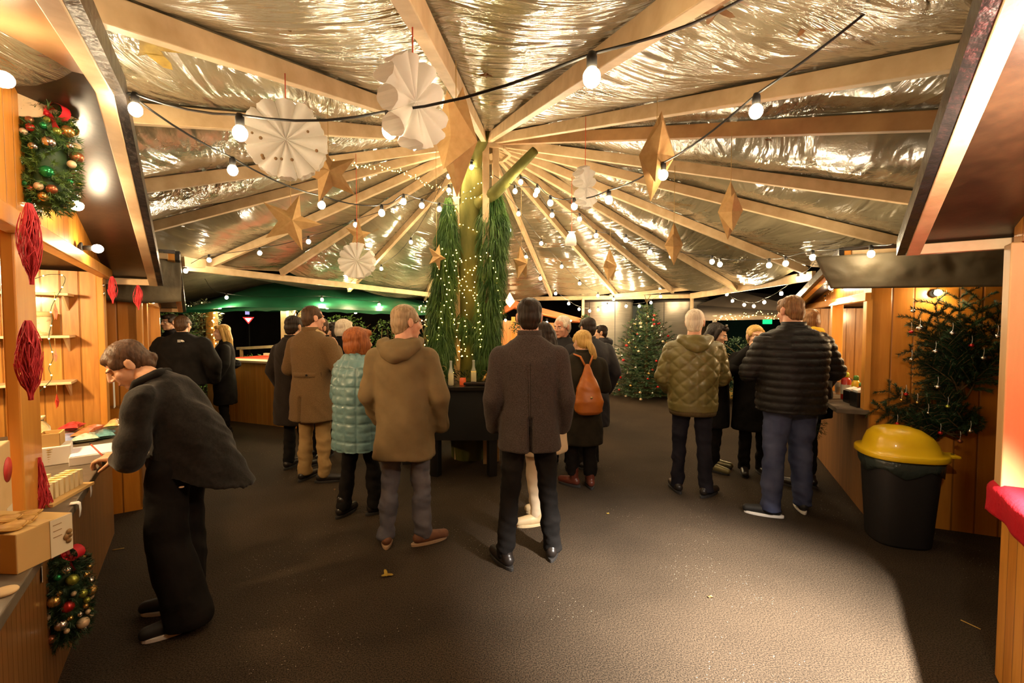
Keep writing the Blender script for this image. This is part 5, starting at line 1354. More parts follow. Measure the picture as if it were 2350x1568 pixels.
def grid_quilt(pz,px,amp):
    def f(co,no):
        a=np.arctan2(co[:,0],-co[:,1])*.21
        s=np.minimum(np.abs(np.sin(PI*co[:,2]/pz)),np.abs(np.sin(PI*a/px+PI/2))*1.0+.0)**.45; out=co+no*((s-1)*amp)[:,None]
        w=np.array([noise.noise(Vector((x*14,y*14,z*22)))*.005 for x,y,z in co]); return out+no*w[:,None]
    return f
def diamond(p,amp,zc=0,top=9,bot=-9):
    def f(co,no):
        a=np.arctan2(co[:,0],-co[:,1])*.23; far=np.abs(co[:,0])>.255; a=np.where(far,co[:,1],a)
        s=np.minimum(np.abs(np.sin(PI*(a*.8+co[:,2])/p)),np.abs(np.sin(PI*(a*.8-co[:,2])/p)))**.5
        s=np.where((co[:,2]>bot)&(co[:,2]<top),s,1); return co+no*((s-1)*amp)[:,None]
    return f
def hem_arm(H,sx,b=1,out=.165,ey=-.02,wy=.10,wx=.145,we=.50,ee=.635): return arm(sx,H,(sx*out*H*b,ey,ee*H),(sx*wx*H*b,wy,we*H),b)

# ---- man in the grey wool coat
def grey_man():
    H=1.83; t=person('man in a grey wool coat with a back vent, back turned, before the bar table',1215,3.10,H,0)
    lg=std_legs(t,H,BLKC,.165,(.55,-.15),BLACKL,SOLEB,(.088,.068,.062),(-.06,.06),1,.05)
    c=coat(t,H,.435,WOOLG,.91,1.0,1.02,[arm(-1,H,(-.136*H,-.04,.625*H),(-.132*H,.10,.505*H),.95),arm(1,H,(.134*H,-.04,.625*H),(.130*H,.10,.505*H),.95)],0,folds(.008,3.2,2),.012,slit=.60*H*.95)
    collar(t,H,WOOLG,.066,.075,.835,-.010,.93,.6)
    MB().tube([(0,-.178,.80*H*.95),(.002,-.172,.60*H),(.0,-.185,.47*H)],.0022,5).build('back_seam',DARKW,t)
    b=[]; bodycore(b,H,.8,lg); C=V(.0,.03,.922*H); M_=Rz(0)@Rx(-.08); P=head(b,C,M_,1.06,V(0,-.01,.83*H)); bo=finish(t,b,SKINR); hair(t,P,M_,'short',HAIR['dark'],1.07,1); face(bo,P,M_,1.06)
grey_man()
# ---- man in the olive brown hooded parka
def hood(root,C,r,m,seed=1,drop=.05):
    mb=MB(); C=V(*C)
    mb.chain([C+V(-r*1.15,r*.65,r*.25),C+V(-r*1.05,-r*.1,.0),C+V(-r*.55,-r*.65,-drop),C+V(0,-r*.85,-drop*1.5),C+V(r*.55,-r*.65,-drop),C+V(r*1.05,-r*.1,0),C+V(r*1.15,r*.65,r*.25)],[.028,.05,.055,.056,.055,.05,.028])
    mb.sph(C+V(0,-r*.35,-.02),(r*1.1,r*.75,.07),18,10)
    return obj('hood',remesh(mb,.011,4,folds(.008,14,seed)),m,root)
def parka_man():
    H=1.79; t=person('man in a long olive brown hooded parka and jeans, head turned right',925,3.34,H,-.12)
    lg=std_legs(t,H,DENIMG,.135,(.35,-.9),BROWNL,SOLET,(.086,.070,.064),(-.02,.02),3,.05,amp=.014)
    coat(t,H,.374,PARKA,.97,1.08,1.0,[arm(-1,H,(-.142*H,-.03,.625*H),(-.130*H,.11,.51*H),.96),arm(1,H,(.150*H,.0,.625*H),(.136*H,.12,.49*H),.96)],.004,folds(.015,4,4),.012,sl=(.054,.046,.038))
    hood(t,(0,-.075,.835*H),.115,PARKA,5)
    b=[]; bodycore(b,H,.8,lg); C=V(.02,.035,.923*H); M_=Rz(-.75)@Rx(-.05); P=head(b,C,M_,1.08,V(0,-.01,.83*H)); bo=finish(t,b,SKINR); hair(t,P,M_,'crop',HAIR['grey'],1.07,2); face(bo,P,M_,1.08,HAIR['grey']); specs(bo,P,1.08)
parka_man()
# ---- woman in the teal quilted coat
def teal_woman():
    H=1.62; t=person('red haired woman in a pale teal quilted coat and black trousers',818,3.86,H,-.55)
    lg=std_legs(t,H,BLKC,.10,(.2,-.3),BLACKL,SOLEB,(.078,.062,.066),(-.08,.10),5,.06,.04,L=.25)
    coat(t,H,.36,TEAL,1.10,1.25,1.02,[arm(-1,H,(-.165*H,.0,.63*H),(-.13*H,.14,.54*H)),arm(1,H,(.165*H,.0,.63*H),(.13*H,.14,.54*H))],.01,grid_quilt(.075,.115,.016),.010,sl=(.055,.047,.036),smooth=3)
    collar(t,H,TEAL,.062,.055,.845,-.012,.95,.4)
    b=[]; bodycore(b,H,.8,lg); C=V(0,.03,.915*H); M_=Rz(-.25); P=head(b,C,M_,1.0,V(0,-.01,.83*H)); bo=finish(t,b); hair(t,P,M_,'bob',HAIR['red'],1.06,3); face(bo,P,M_,1)
teal_woman()
# ---- man in the long brown belted coat
def camel_man():
    H=1.84; t=person('man in a long brown wool coat with a half belt and tan trousers',715,4.70,H,-.30)
    lg=std_legs(t,H,CHINO,.125,(.05,-1.0),BLACKL,SOLEB,(.088,.072,.066),(0,0),6,.06,amp=.012)
    coat(t,H,.355,CAMEL,.93,1.02,1.12,[arm(-1,H,(-.150*H,-.03,.64*H),(-.10*H,.16,.66*H)),arm(1,H,(.160*H,.04,.645*H),(.07*H,.20,.74*H))],0,folds(.011,3,7),.012,sl=(.052,.042,.034),slit=.50*H)
    collar(t,H,CAMEL,.070,.075,.835,-.012,.92,.5)
    mb=MB()
    MB().add([(.205*math.sin(a)*.99,-.168*math.cos(a)-.004,z) for z in (.600*H,.628*H) for a in [(-1.1+2.2*i/12) for i in range(13)]],[(i,i+1,14+i,13+i) for i in range(12)],0,True).build('half_belt',CAMEL,t).modifiers.new('t','SOLIDIFY').thickness=.008
    MB().lathe([(.012,0),(.010,.006),(.001,.007)],(.07,-.165,.614*H),12,Rx(PI/2)).build('button',DARKW,t)
    b=[]; bodycore(b,H,.8,lg); hand(b,V(.07*H,.20,.74*H),V(-.4,.2,.9),V(0,-1,.2),.9,1); C=V(.0,.035,.923*H); M_=Rz(-.45)@Rx(-.05); P=head(b,C,M_,1.06,V(0,-.01,.83*H)); bo=finish(t,b,SKINR); hair(t,P,M_,'crop',HAIR['brown'],1.045,4); face(bo,P,M_,1.06)
    mb=MB().chain([P(-.08,-.045,-.115),P(-.03,-.085,-.12),P(.05,-.075,-.115),P(.09,-.01,-.12),P(.07,.06,-.15)],[.022]*5); obj('scarf',remesh(mb,.008,3),mat('beige scarf',(.52,.36,.19),.9,bump=.3,bscale=60),t)
camel_man()
# ---- man in the olive quilted jacket
def quilt_man():
    H=1.79; t=person('grey haired man in an olive diamond quilted jacket and dark jeans',1592,4.36,H,-.18)
    lg=std_legs(t,H,DENIMD,.125,(.2,-.75),BLACKL,SOLEB,(.088,.068,.060),(.03,-.06),8,.05,amp=.012)
    coat(t,H,.455,QUILT,1.12,1.25,.86,[arm(-1,H,(-.150*H,.02,.63*H),(-.115*H,.15,.56*H),.95),arm(1,H,(.152*H,.05,.63*H),(.07*H,.22,.58*H),1.0)],.012,diamond(.135,.014,0,.80*H,.50*H),.010,sl=(.058,.052,.040),smooth=3)
    MB().loft([(0,0,.435*H,.108*H*1.08,.088*H*1.16),(0,0,.45*H,.112*H*1.08,.090*H*1.16),(0,0,.475*H,.112*H*1.08,.090*H*1.16)],36,2.2).build('ribbed_hem',mat('ribbed knit',(.10,.068,.030),.9,bump=.5,stretch=(1,1,.02),bscale=120),t)
    hood(t,(0,-.075,.835*H),.110,QUILT,9,.045)
    b=[]; bodycore(b,H,.8,lg); hand(b,V(.07*H,.22,.58*H),V(-.2,.9,.2),V(-1,0,0),.8,1); C=V(.02,.035,.923*H); M_=Rz(-.35)@Rx(-.02); P=head(b,C,M_,1.06,V(0,-.01,.83*H)); bo=finish(t,b,SKINR); hair(t,P,M_,'crop',HAIR['white'],1.07,5); face(bo,P,M_,1.06,HAIR['white']); specs(bo,P,1.06,BLACK)
quilt_man()
# ---- tall man in the black puffer
def puffer_man():
    H=1.90; t=person('tall man in a black puffer jacket and blue jeans beside the food counter',1818,3.87,H,-.05)
    lg=std_legs(t,H,DENIM,.165,(1.15,-.3),BLACK,SOLEW,(.112,.088,.076),(-.05,.08),10,.06,amp=.012,pel=(.205,.15,.14),L=.30)
    coat(t,H,.475,PUFF,1.22,1.32,.90,[arm(-1,H,(-.168*H,.05,.65*H),(-.125*H,.26,.62*H),1.05),arm(1,H,(.205*H,.05,.655*H),(.13*H,.28,.64*H),1.12)],.012,baffles(.062,.016),.010,sl=(.058,.050,.040),smooth=3)
    collar(t,H,PUFF,.074,.070,.838,-.012,.95,.4)
    b=[]; bodycore(b,H,.9,lg); hand(b,V(-.125*H,.26,.62*H),V(.3,.9,.2),V(1,0,0),.7,1); C=V(0,.04,.920*H); M_=Rz(.20)@Rx(-.12); P=head(b,C,M_,1.10,V(0,-.01,.83*H),nr=.066); bo=finish(t,b,SKINR); hair(t,P,M_,'short',HAIR['ginger'],1.075,6); face(bo,P,M_,1.1)
puffer_man()
# ---- woman with the orange backpack
def backpack_woman():
    H=1.59; t=person('woman with a blond ponytail carrying an orange leather backpack',1336,4.55,H,.12)
    lg=std_legs(t,H,BLKC,.085,(.75,-.1),COGN,SOLEB,(.085,.070,.062),(.02,-.03),11,.12,boot=.08,L=.26)
    coat(t,H,.28,DGREEN,1.05,1.1,1.0,[arm(-1,H,(-.15*H,.03,.63*H),(-.09*H,.17,.66*H)),arm(1,H,(.155*H,.02,.63*H),(.11*H,.16,.64*H))],0,folds(.009,3,12),.012,sl=(.054,.045,.036))
    collar(t,H,DGREEN,.064,.05,.842,-.012,.95,.4)
    bp=mat('orange leather',(.38,.105,.012),.4,col2=(.47,.14,.02),nscale=7,bump=.3,bscale=14,bdist=.012)
    mb=MB().loft([(0,-.235,.49*H,.10,.06),(0,-.245,.51*H,.135,.085),(0,-.25,.57*H,.140,.088),(0,-.235,.66*H,.105,.07),(0,-.205,.74*H,.05,.04),(0,-.185,.79*H,.018,.018)],24,2.4)
    k=obj('backpack',remesh(mb,.009,4,folds(.008,9,3)),bp,None); k.location=t.location; k.rotation_euler=t.rotation_euler; tag(k,'orange leather drop shaped backpack on the ponytail woman','backpack')
    s=MB()
    for sx in(-1,1): s.tube([(sx*.02,-.19,.78*H),(sx*.06,-.16,.835*H),(sx*.095,-.05,.845*H),(sx*.115,.06,.79*H),(sx*.12,.10,.72*H)],.010,6)
    s.build('strap',bp,k); MB().lathe([(.012,0),(.012,.004)],(0,-.335,.60*H),12,Rx(PI/2)).build('clasp',mat('brass',(.6,.4,.15),.3,metal=1),k)
    b=[]; bodycore(b,H,.8,lg); C=V(0,.02,.915*H); M_=Rz(.35)@Rx(-.1); P=head(b,C,M_,.98,V(0,-.01,.83*H)); bo=finish(t,b); hair(t,P,M_,'ponytail',HAIR['blond'],1.03,7); face(bo,P,M_,.98)
backpack_woman()
# ---- cream coat woman behind the grey coat man
def cream_woman():
    H=1.68; t=person('woman in a cream coat and white trousers, mostly hidden behind the grey coat man',1243,3.78,H,.5)
    lg=std_legs(t,H,mat('white trousers',(.70,.55,.38),.8,col2=(.62,.48,.32),nscale=6,bump=.2),.10,(1.35,1.2),CREAML,CREAML,(.078,.058,.046),(-.08,.10),13,.07,L=.26)
    coat(t,H,.345,CREAM,1.0,1.1,1.05,[arm(-1,H,(-.15*H,.03,.63*H),(-.09*H,.17,.62*H)),arm(1,H,(.155*H,.02,.63*H),(.09*H,.18,.64*H))],0,folds(.008,3,13),.014)
    b=[]; bodycore(b,H,.8,lg); C=V(0,.02,.915*H); M_=Rz(.2); P=head(b,C,M_,.98,V(0,-.01,.83*H)); bo=finish(t,b); hair(t,P,M_,'long',HAIR['dark'],1.03,8); face(bo,P,M_,.98)
cream_woman()
# ---- generic standing figures further back
def figure(label,px,D,H,rot,m,legm,hk,hc,hyaw=0,hpitch=-.05,hem=.36,b=1,d=1,fine=False,arms=None,sk=SKIN,shoem=BLACKL,sole=SOLEB,st=.09,yaw=(.2,-.2),coll=True,hd=None,glasses=False,seed=20,fl=1.0,hs=1.0,clo=False,dx=0,sl=(.050,.042,.034),disp=None):
    t=person(label,px,D,H,rot,dx); lg=std_legs(t,H,legm,st,yaw,shoem,sole,(.082,.064,.056),(0,.03),seed,.055)
    A=arms or [hem_arm(H,-1,b),hem_arm(H,1,b)]
    coat(t,H,hem,m,b,d,fl,A,0,disp or folds(.012,3.2,seed),.014,name='coat' if hem<.45 else 'jacket',sl=sl)
    if coll: collar(t,H,m,.066,.055,.842,-.012,.95,.4)
    bl=[]; bodycore(bl,H,.8,lg)
    for h in (hd or []): hand(bl,*h)
    C=V(0,.03,.922*H); M_=Rz(hyaw)@Rx(hpitch); P=head(bl,C,M_,1.03*hs,V(0,-.01,.83*H),fine); bo=finish(t,bl,sk); hair(t,P,M_,hk,HAIR[hc],1.05*hs,seed); face(bo,P,M_,1.03*hs,HAIR[hc] if hc!='white' else None,clo); 
    if glasses: specs(bo,P,1.03*hs)
    return t,P,H
def v2(H,*a): return (a[0]*H,a[1],a[2]*H)
figure('tall man in a dark coat half hidden behind the brown wool coat man',672,5.1,1.74,-.3,DARKW,BLKC,'short','dark',0,-.05,.30,1.0,1.05,seed=21)
t,_,_=figure('broad man in black jacket',418,6.05,1.76,.15,BLKC,BLKC,'crop','brown',-.1,-.05,.47,1.30,1.35,seed=22,sl=(.064,.056,.042))
t['label']='broad man in a black jacket with a small white mark on the shoulder, left back'
mk=MB()
for k in range(3):
    r=.016+.011*k; mk.tube([(.075+r*math.cos(a),-.185,1.405+r*.7*math.sin(a)) for a in [PI*.05+i*PI*.45/6 for i in range(7)]],.0045,5)
for k in range(3): mk.box((.052,-.184,1.408+.012*k),(.036,.006,.006))
mk.build('white_mark',WHITE,t)
figure('dark haired man peering out behind the broad black jacket man',393,6.9,1.80,2.6,NAVY,BLKC,'short','dark',.2,0,.47,1.05,1.05,seed=23)
def blond_woman():
    t,P,H=figure('woman with long blond hair and an open black coat with a name tag',513,6.9,1.63,2.1,BLKC,BLKC,'long','blond',.15,-.05,.26,.98,1.0,True,seed=24,sl=(.048,.040,.032))
    MB().loft([(0,.075,.45*H,.07,.10),(0,.07,.60*H,.06,.085),(0,.07,.74*H,.06,.075),(0,.05,.83*H,.04,.045)],20).build('blouse',mat('cream blouse',(.55,.40,.26),.7),t)
    MB().box((-.085,.125,.725*H),(.085,.012,.05),Rz(.5)).build('name_tag',WHITE,t)
    g=mat('black fur',(.012,.010,.010),.9,bump=1,bscale=60,bdist=.03); o=thing('handbag','black furry shoulder bag at the hip of the blond woman','handbag',t.location,t.rotation_euler.z)
    mb=MB().sph((.20,-.10,.62*H),(.08,.12,.07)); obj('bag',remesh(mb,.012,2,folds(.02,25,3)),g,o)
    MB().tube([(.20,-.10,.66*H),(.21,-.02,.76*H),(.17,-.02,.835*H),(.19,.08,.74*H),(.21,.0,.66*H)],.006,6).build('chain_strap',mat('pale strap',(.55,.45,.32),.4),o)
blond_woman()
figure('white haired old man facing the ponytail woman, seen over her shoulder',1291,5.2,1.74,2.75,NAVY,BLKC,'crop','white',-.35,-.12,.40,1.05,1.05,True,sk=SKINR,seed=25)
figure('broad man in a dark navy coat standing beyond the ponytail woman',1350,5.15,1.72,.25,NAVY,BLKC,'short','dark',.1,-.05,.28,1.15,1.15,seed=26,sl=(.056,.048,.038))
t,_,_=figure('far young man in dark hooded jacket and pale trousers by the steel column',1381,7.4,1.62,.95,NAVY,mat('pale grey cotton',(.28,.24,.21),.85,col2=(.34,.30,.26),nscale=6,bump=.3),'short','dark',.55,0,.46,1.08,1.15,True,shoem=WHITE,sole=SOLEW,seed=27,yaw=(-.1,-.1))
hood(t,(0,-.07,.845*1.62),.085,NAVY,6,.02)
sw=MB().tube([(.135,.02,.04),(.138,.06,.035),(.136,.10,.055)],.006,5).build('shoe_mark',BLACK,t)
# dark haired woman with a mug
def mug_woman():
    H=1.65; wr=[(-.05*H,.32,.735*H),(.06*H,.30,.735*H)]
    A=[arm(-1,H,(-.14*H,.03,.64*H),wr[0]),arm(1,H,(.14*H,.03,.64*H),wr[1])]
    t,P,H=figure('dark haired woman with sunglasses on her head, holding a mug',1640,5.1,H,-2.25,BLKC,BLKC,'long','black',.1,-.32,.30,1.0,1.05,True,A,hd=[(V(*wr[0]),V(.5,.7,.4),V(.6,-.3,.1),.9,-1),(V(*wr[1]),V(-.5,.7,.3),V(-.6,-.3,.1),.9,1)],seed=28,shoem=mat('olive metallic leather',(.22,.19,.09),.3,metal=.4))
    sg=MB()
    for sx in(-1,1): sg.sph(P(sx*.036,.055,.115),(.028,.010,.022),12,8)
    sg.tube([P(-.06,.05,.11),P(0,.068,.118),P(.06,.05,.11)],.004,5); sg.build('sunglasses',BLACKG,t)
    p=Rz(-2.25)@V(.005,.37,.765*H)+t.location; m=thing('mulled_wine_mug','small brown mug held by the dark haired woman','mug',p); MB().lathe([(.030,-.05),(.035,-.045),(.038,.045),(.034,.045),(.030,-.03),(.001,-.03)],n=18).build('mug_body',mat('brown glaze',(.22,.09,.03),.25),m); MB().tube([(.036,0,.03),(.062,0,.02),(.062,0,-.02),(.036,0,-.03)],.006,6).build('handle',mat('brown glaze',(.22,.09,.03),.25),m)
    MB().lathe([(.036,.045),(.025,.062),(.001,.068)],n=16).build('foam',mat('orange topping',(.65,.30,.06),.7),m)
mug_woman()
def drinking_woman():
    H=1.63; wr=(.065*H,.19,.835*H); A=[hem_arm(H,-1),arm(1,H,(.175*H,.13,.70*H),wr)]
    t,P,H=figure('woman in a black coat lifting a dark cup to her mouth',1733,4.95,H,2.95,BLKC,BLKC,'updo','blond',.05,.02,.30,1.05,1.05,True,A,hd=[(V(*wr),V(-.45,-.05,.8),V(-.7,-.4,0),1.0,1)],seed=29,shoem=BLACKL)
    p=Rz(2.95)@V(.010*H,.170,.882*H)+t.location; m=thing('dark_mug','dark cup at the lips of the drinking woman','mug',p); MB().lathe([(.030,-.04),(.036,.04),(.032,.04),(.028,-.03),(.001,-.03)],n=18,M=Rx(.5)).build('mug_body',BLACKG,m)
    MB().loft([(0,.10,.48*H,.05,.06),(0,.10,.70*H,.05,.06),(0,.06,.83*H,.04,.05)],16).build('grey_scarf',mat('pale grey scarf',(.32,.27,.20),.9,bump=.4,bscale=60),t)
drinking_woman()
t,P,H=figure('man with cropped reddish hair and a yellow scarf, behind the tall puffer jacket man',1860,4.5,1.80,.35,BLKC,BLKC,'crop','ginger',-.25,-.15,.40,1.05,1.05,True,seed=30)
mb=MB().chain([P(-.075,-.03,-.10),P(-.02,-.09,-.09),P(.06,-.07,-.10),P(.085,.02,-.11),P(.04,.08,-.13)],[.040]*5); obj('scarf',remesh(mb,.009,3,folds(.008,20,4)),mat('yellow scarf',(.72,.48,.04),.85,bump=.4,bscale=50),t)
figure('fair haired woman far behind, looking out beside the left garland',943,8.0,1.66,2.9,BLKC,BLKC,'long','brown',0,0,.40,1.0,1.0,True,seed=31)
figure('rosy faced man facing the brown wool coat man, mostly hidden',737,5.6,1.72,2.6,BLKC,BLKC,'crop','brown',.1,0,.40,1.0,1.0,True,sk=SKINR,seed=32)
figure('dark haired person in black deep in the crowd under the canopy',766,6.6,1.66,2.3,BLKC,BLKC,'bob','black',.3,0,.40,1.0,1.0,True,seed=33)
figure('white haired person in black between the brown coat man and the red haired woman',788,5.9,1.70,-.2,BLKC,BLKC,'bob','white',0,-.05,.40,1.05,1.05,seed=34)
# ---- young woman bending over the counter of the left stall
def bending_woman():
    f=V(-.98,-.2,0).normalized(); O=V(-1.87,2.50,0)
    t=thing('person','young woman in black bending over the left counter to write on the pad','person',O,math.atan2(-f.x,f.y))
    inv=Rz(-t.rotation_euler.z)
    def W(px,py,D): return inv@(at(px,py,D)-O)
    def Wz(px,py,z): return inv@(atz(px,py,z)-O)
    HC=W(291,838,2.45); NB=V(-.02,.087,1.345)
    SHL=V(-.175,.055,1.265); SHR=V(.165,.06,1.275); EL=V(-.235,.09,.97); ER=V(.29,.24,1.04)
    WL=Wz(277,1047,.945); WR=Wz(312,996,.985)
    hips=[(-.085,0,.88),(.085,0,.88)]; kn=[(-.10,.0,.48),(.085,.0,.48)]; an=[(-.12,-.085,.08),(.07,.03,.08)]
    mb=MB(); mb.sph(V(0,-.01,.90),(.165,.135,.12),18,10)
    for h,k,a in zip(hips,kn,an):
        h=V(*h);k=V(*k);a=V(*a); mb.cap(h,.098,k,.098); mb.cap(k,.098,V(a.x,a.y-.01,.07),.118)
    obj('wide_trousers',remesh(mb,.012,5,folds(.014,3,40),clampz=.035),BLKC,t)
    for a,y in zip(an,(.48,.1)): shoe(t,a,y,BLACK,SOLEW,.285)
    # boxy jacket: rings along the bent back, the loose hem swinging out behind
    rings=[((0,-.145,.80),.195,.265,-15),((0,-.125,.87),.185,.235,-13),((0,-.085,1.0),.170,.175,0),((0,-.04,1.12),.170,.150,16),((0,.01,1.22),.180,.125,30),((0,.045,1.285),.175,.100,38),((-.01,.07,1.325),.105,.075,40),((-.02,.085,1.355),.060,.060,38),((-.02,.095,1.375),.052,.052,36)]
    mb=MB(); vs=[];fs=[];n=32
    for c,rx,ry,tl in rings:
        tl=math.radians(tl)
        for j in range(n):
            a=2*PI*j/n; s_=math.sin(a); vs.append((c[0]+rx*math.cos(a),c[1]+ry*s_*math.cos(tl),c[2]-ry*s_*math.sin(tl)))
    for i in range(len(rings)-1):
        for j in range(n): j2=(j+1)%n; fs.append((i*n+j,i*n+j2,(i+1)*n+j2,(i+1)*n+j))
    fs.append(tuple(range(n-1,-1,-1))); fs.append(tuple((len(rings)-1)*n+j for j in range(n))); mb.add(vs,fs,0,True)
    for S,E_,Wp in ((SHL,EL,WL),(SHR,ER,WR)): mb.chain([S,E_,Wp-(Wp-E_).normalized()*.045],[.074,.060,.050])
    obj('jacket',remesh(mb,.010,4,folds(.022,4.5,41)),mat('black brown jacket cloth',(.008,.007,.006),.85,col2=(.015,.012,.011),nscale=50,bump=.3,bscale=90,bdist=.006,sheen=.15),t)
    mb=MB().chain([NB+V(-.075,.04,-.01),NB+V(-.05,-.045,.035),NB+V(.05,-.045,.035),NB+V(.075,.04,-.01),NB+V(.02,.11,-.10)],[.022,.026,.026,.022,.012]).chain([NB+V(-.075,.04,-.01),NB+V(-.02,.11,-.10)],[.022,.012]); obj('collar',remesh(mb,.008,3),BLKC,t)
    b=[]; mb=MB().chain([V(0,0,.92),V(0,-.03,1.1),V(0,.03,1.25),NB],[.11,.12,.10,.05])
    for S,E_,Wp in ((SHL,EL,WL),(SHR,ER,WR)): mb.chain([S,E_,Wp],[.05,.042,.028])
    for h,k,a in zip(hips,kn,an): mb.cap(V(*h),.05,V(*k),.04); mb.cap(V(*k),.038,V(*a),.032)
    b.append(remesh(mb,.014,2))
    dl=inv@V(-.80,-.10,-.02); dr_=inv@V(-.75,.05,-.30)
    hand(b,WL,dl,V(.25,.1,-1),.85,1,.95,curls=(.75,.85,.95,1.0),thumb=.8)
    hand(b,WR,dr_,V(.0,-.35,-1),.3,-1,.95,curls=(.12,.35,.45,.5),thumb=.3)
    M_=Rz(.50)@Rx(-.66); P=head(b,HC,M_,.98,NB,True,nr=.050,jaw=.92); bo=finish(t,b)
    hair(t,P,M_,'updo',HAIR['chest'],1.02,42); face(bo,P,M_,.98,HAIR['chest'],True)
    mk=MB().lathe([(.012,0),(.012,.004)],(0,0,0),10).build('coat_button',mat('pale button',(.6,.4,.25),.5),t); mk.location=V(-.205,-.12,.80)
    q=Rz(t.rotation_euler.z)@(WL+dl.normalized()*.085+V(0,0,.005))+O; pn=thing('red_pencil','red pencil in the writing hand of the bending woman','pencil',q)
    dr=(atz(206,1018,1.01)-q).normalized(); MB().tube([-dr*.05,dr*.10],.004,6).build('pencil_shaft',mat('red paint',(.55,.08,.04),.4),pn); MB().tube([dr*.10,dr*.115],[.004,.0012],6).build('pencil_tip',BLACK,pn)
bending_woman()
# ------------------------------------------------------------------ ground
def ground():
    m=bpy.data.materials.new('dark asphalt'); m.use_nodes=True; nt=m.node_tree; N=nt.nodes; L=nt.links; b=N['Principled BSDF']
    tc=N.new('ShaderNodeTexCoord')
    def noi(s,d=4):
        n=N.new('ShaderNodeTexNoise'); n.inputs['Scale'].default_value=s; n.inputs['Detail'].default_value=d; L.new(tc.outputs['Object'],n.inputs['Vector']); return n.outputs['Fac']
    def ramp(f,stops):
        c=N.new('ShaderNodeValToRGB'); e=c.color_ramp.elements
        while len(e)<len(stops): e.new(.5)
        for q,(p,col) in zip(e,stops): q.position=p; q.color=(*col,1)
        L.new(f,c.inputs[0]); return c.outputs[0]
    base=ramp(noi(.9,5),[(.3,(.023,.016,.010)),(.7,(.047,.033,.021))])
    grain=ramp(noi(150,2),[(.35,(.35,.35,.35)),(.66,(1.9,1.85,1.8))])
    mx=N.new('ShaderNodeMixRGB'); mx.blend_type='MULTIPLY'; mx.inputs[0].default_value=1; L.new(base,mx.inputs[1]); L.new(grain,mx.inputs[2])
    vo=N.new('ShaderNodeTexVoronoi'); vo.inputs['Scale'].default_value=42; L.new(tc.outputs['Object'],vo.inputs['Vector'])
    sp=N.new('ShaderNodeMath'); sp.operation='LESS_THAN'; sp.inputs[1].default_value=.085; L.new(vo.outputs['Distance'],sp.inputs[0])
    cl=N.new('ShaderNodeMath'); cl.operation='GREATER_THAN'; cl.inputs[1].default_value=.56; L.new(noi(1.1,3),cl.inputs[0])
    mu=N.new('ShaderNodeMath'); mu.operation='MULTIPLY'; L.new(sp.outputs[0],mu.inputs[0]); L.new(cl.outputs[0],mu.inputs[1])
    m2=N.new('ShaderNodeMixRGB'); L.new(mu.outputs[0],m2.inputs[0]); L.new(mx.outputs[0],m2.inputs[1]); m2.inputs[2].default_value=(.42,.35,.26,1)
    L.new(m2.outputs[0],b.inputs['Base Color']); b.inputs['Roughness'].default_value=.85; b.inputs['Specular IOR Level'].default_value=.12
    bp=N.new('ShaderNodeBump'); bp.inputs['Strength'].default_value=.55; bp.inputs['Distance'].default_value=.01; L.new(noi(70,5),bp.inputs['Height']); L.new(bp.outputs[0],b.inputs['Normal'])
    o=MB().add([(-12,-5,0),(12,-5,0),(12,18,0),(-12,18,0)],[(0,1,2,3)]).build('floor',m); tag(o,'dark gritty asphalt ground','ground',kind='structure')
ground()
for px,py,s,m,l in ((887,1322,.058,LEAFY,'yellow fallen leaf lying alone on the asphalt in the foreground'),(1395,1180,.012,LEAFY,'tiny yellow leaf scrap on asphalt right of the grey coat man'),(768,1125,.02,LEAFB,'brown leaf scrap beside the brown coat man'),(455,1268,.014,LEAFB,'small pale leaf scrap on the dark ground at the left'),(1630,1372,.018,LEAFB,'small leaf scrap at the front of the lit asphalt')):
    p=gnd(px,py); mb=MB(); leaf_shape(mb,(0,0,0),(0,0,1),(1,.2,0),s,3 if s>.05 else 1); o=mb.build('fallen_leaf',m); o.location=(p.x,p.y,.012 if s>.05 else .006); o.rotation_euler=(.12 if s>.05 else 0,0,R.uniform(0,3)); tag(o,l,'leaf')
for px,py,px2,py2,l in ((2205,1425,2250,1447,'thin dry stalk on the shaded asphalt at the lower right'),(258,1264,285,1260,'pale wood sliver on the ground beside the left stall')):
    a=gnd(px,py);b=gnd(px2,py2); o=MB().tube([Vector((0,0,.004)),(b-a)+Vector((0,0,.006))],.003,5).build('dry_stalk',STRAW); o.location=a; tag(o,l,'stalk')
# ------------------------------------------------------------------ light, world, camera
def plight(name,loc,w,col=(1,.72,.42),r=.05,parent=None,typ='POINT',**k):
    l=bpy.data.lights.new(name,typ); l.energy=w; l.color=col
    if typ=='POINT' or typ=='SPOT': l.shadow_soft_size=r
    o=bpy.data.objects.new(name,l); COL.objects.link(o); o.location=loc
    for a,b in k.items(): setattr(l,a,b)
    return o
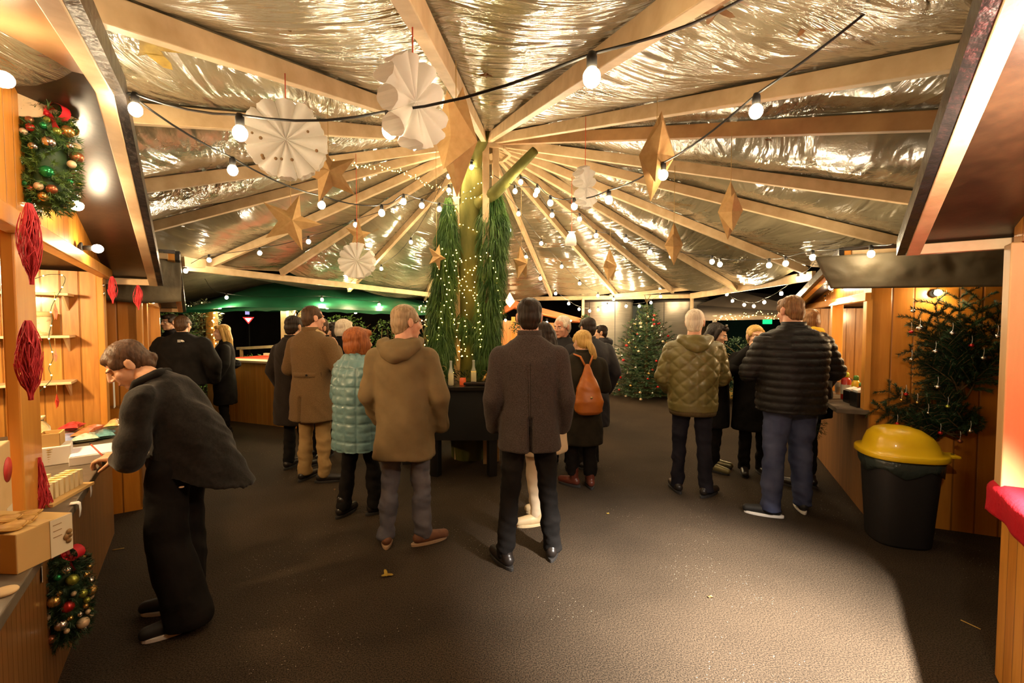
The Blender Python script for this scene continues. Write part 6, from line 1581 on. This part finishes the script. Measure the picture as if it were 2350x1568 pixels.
# lamp inside the near right stall (throws the light patch on the ground), lamps inside the other stalls
plight('near_right_stall_lamp',L2W(HR1,1.12,-.15,2.10),28,(1,.82,.60),.035)
sp=plight('near_right_stall_downlight',L2W(HR1,1.0,.24,1.93),2100,(1,.93,.83),.03,typ='SPOT',spot_size=math.radians(66),spot_blend=1.0)
sp.rotation_euler=(Vector((1.38,2.2,0))-sp.location).to_track_quat('-Z','Y').to_euler()
plight('near_left_stall_lamp',L2W(HL1,-1.2,.6,1.9),44,(1,.68,.34),.05)
plight('near_left_stall_front_lamp',L2W(HL1,-1.7,.7,1.9),20,(1,.68,.34),.05)
plight('second_left_stall_lamp',L2W(HL2,1.2,.7,1.75),24,(1,.68,.34),.05)
plight('food_stall_lamp',L2W(HR2,-1.0,.8,1.75),38,(1,.68,.34),.05)
plight('canopy_fill_light',at(690,738,8.7),55,(1,.74,.42),.06)  # added fill light that brightens the green sheet from below
plight('kiosk_fill_light',at(1230,760,10.7),20,(1,.6,.3),.05)  # added fill light for the dim far end around the kiosk and steel columns
plight('lamp_behind_the_camera',(-.3,-.9,2.45),10,(1,.76,.47),.10)
w=bpy.data.worlds.new('night'); bpy.context.scene.world=w; w.use_nodes=True
w.node_tree.nodes['Background'].inputs[0].default_value=(.9,.7,.5,1); w.node_tree.nodes['Background'].inputs[1].default_value=.012
cam=bpy.data.cameras.new('camera'); co=bpy.data.objects.new('camera',cam); COL.objects.link(co); co.location=CAM; co.rotation_euler=(PI/2-PITCH,0,0)
cam.sensor_width=36; cam.sensor_fit='HORIZONTAL'; cam.lens=36*F/2350; cam.clip_start=.02
sc=bpy.context.scene; sc.camera=co
sc.view_settings.view_transform='Standard'; sc.view_settings.look='None'; sc.view_settings.exposure=EXPOSURE; sc.view_settings.gamma=1; sc.view_settings.use_curve_mapping=False
sc.cycles.max_bounces=5; sc.cycles.diffuse_bounces=2; sc.cycles.glossy_bounces=2; sc.cycles.transmission_bounces=6; sc.cycles.sample_clamp_indirect=4; sc.cycles.caustics_reflective=False; sc.cycles.caustics_refractive=False
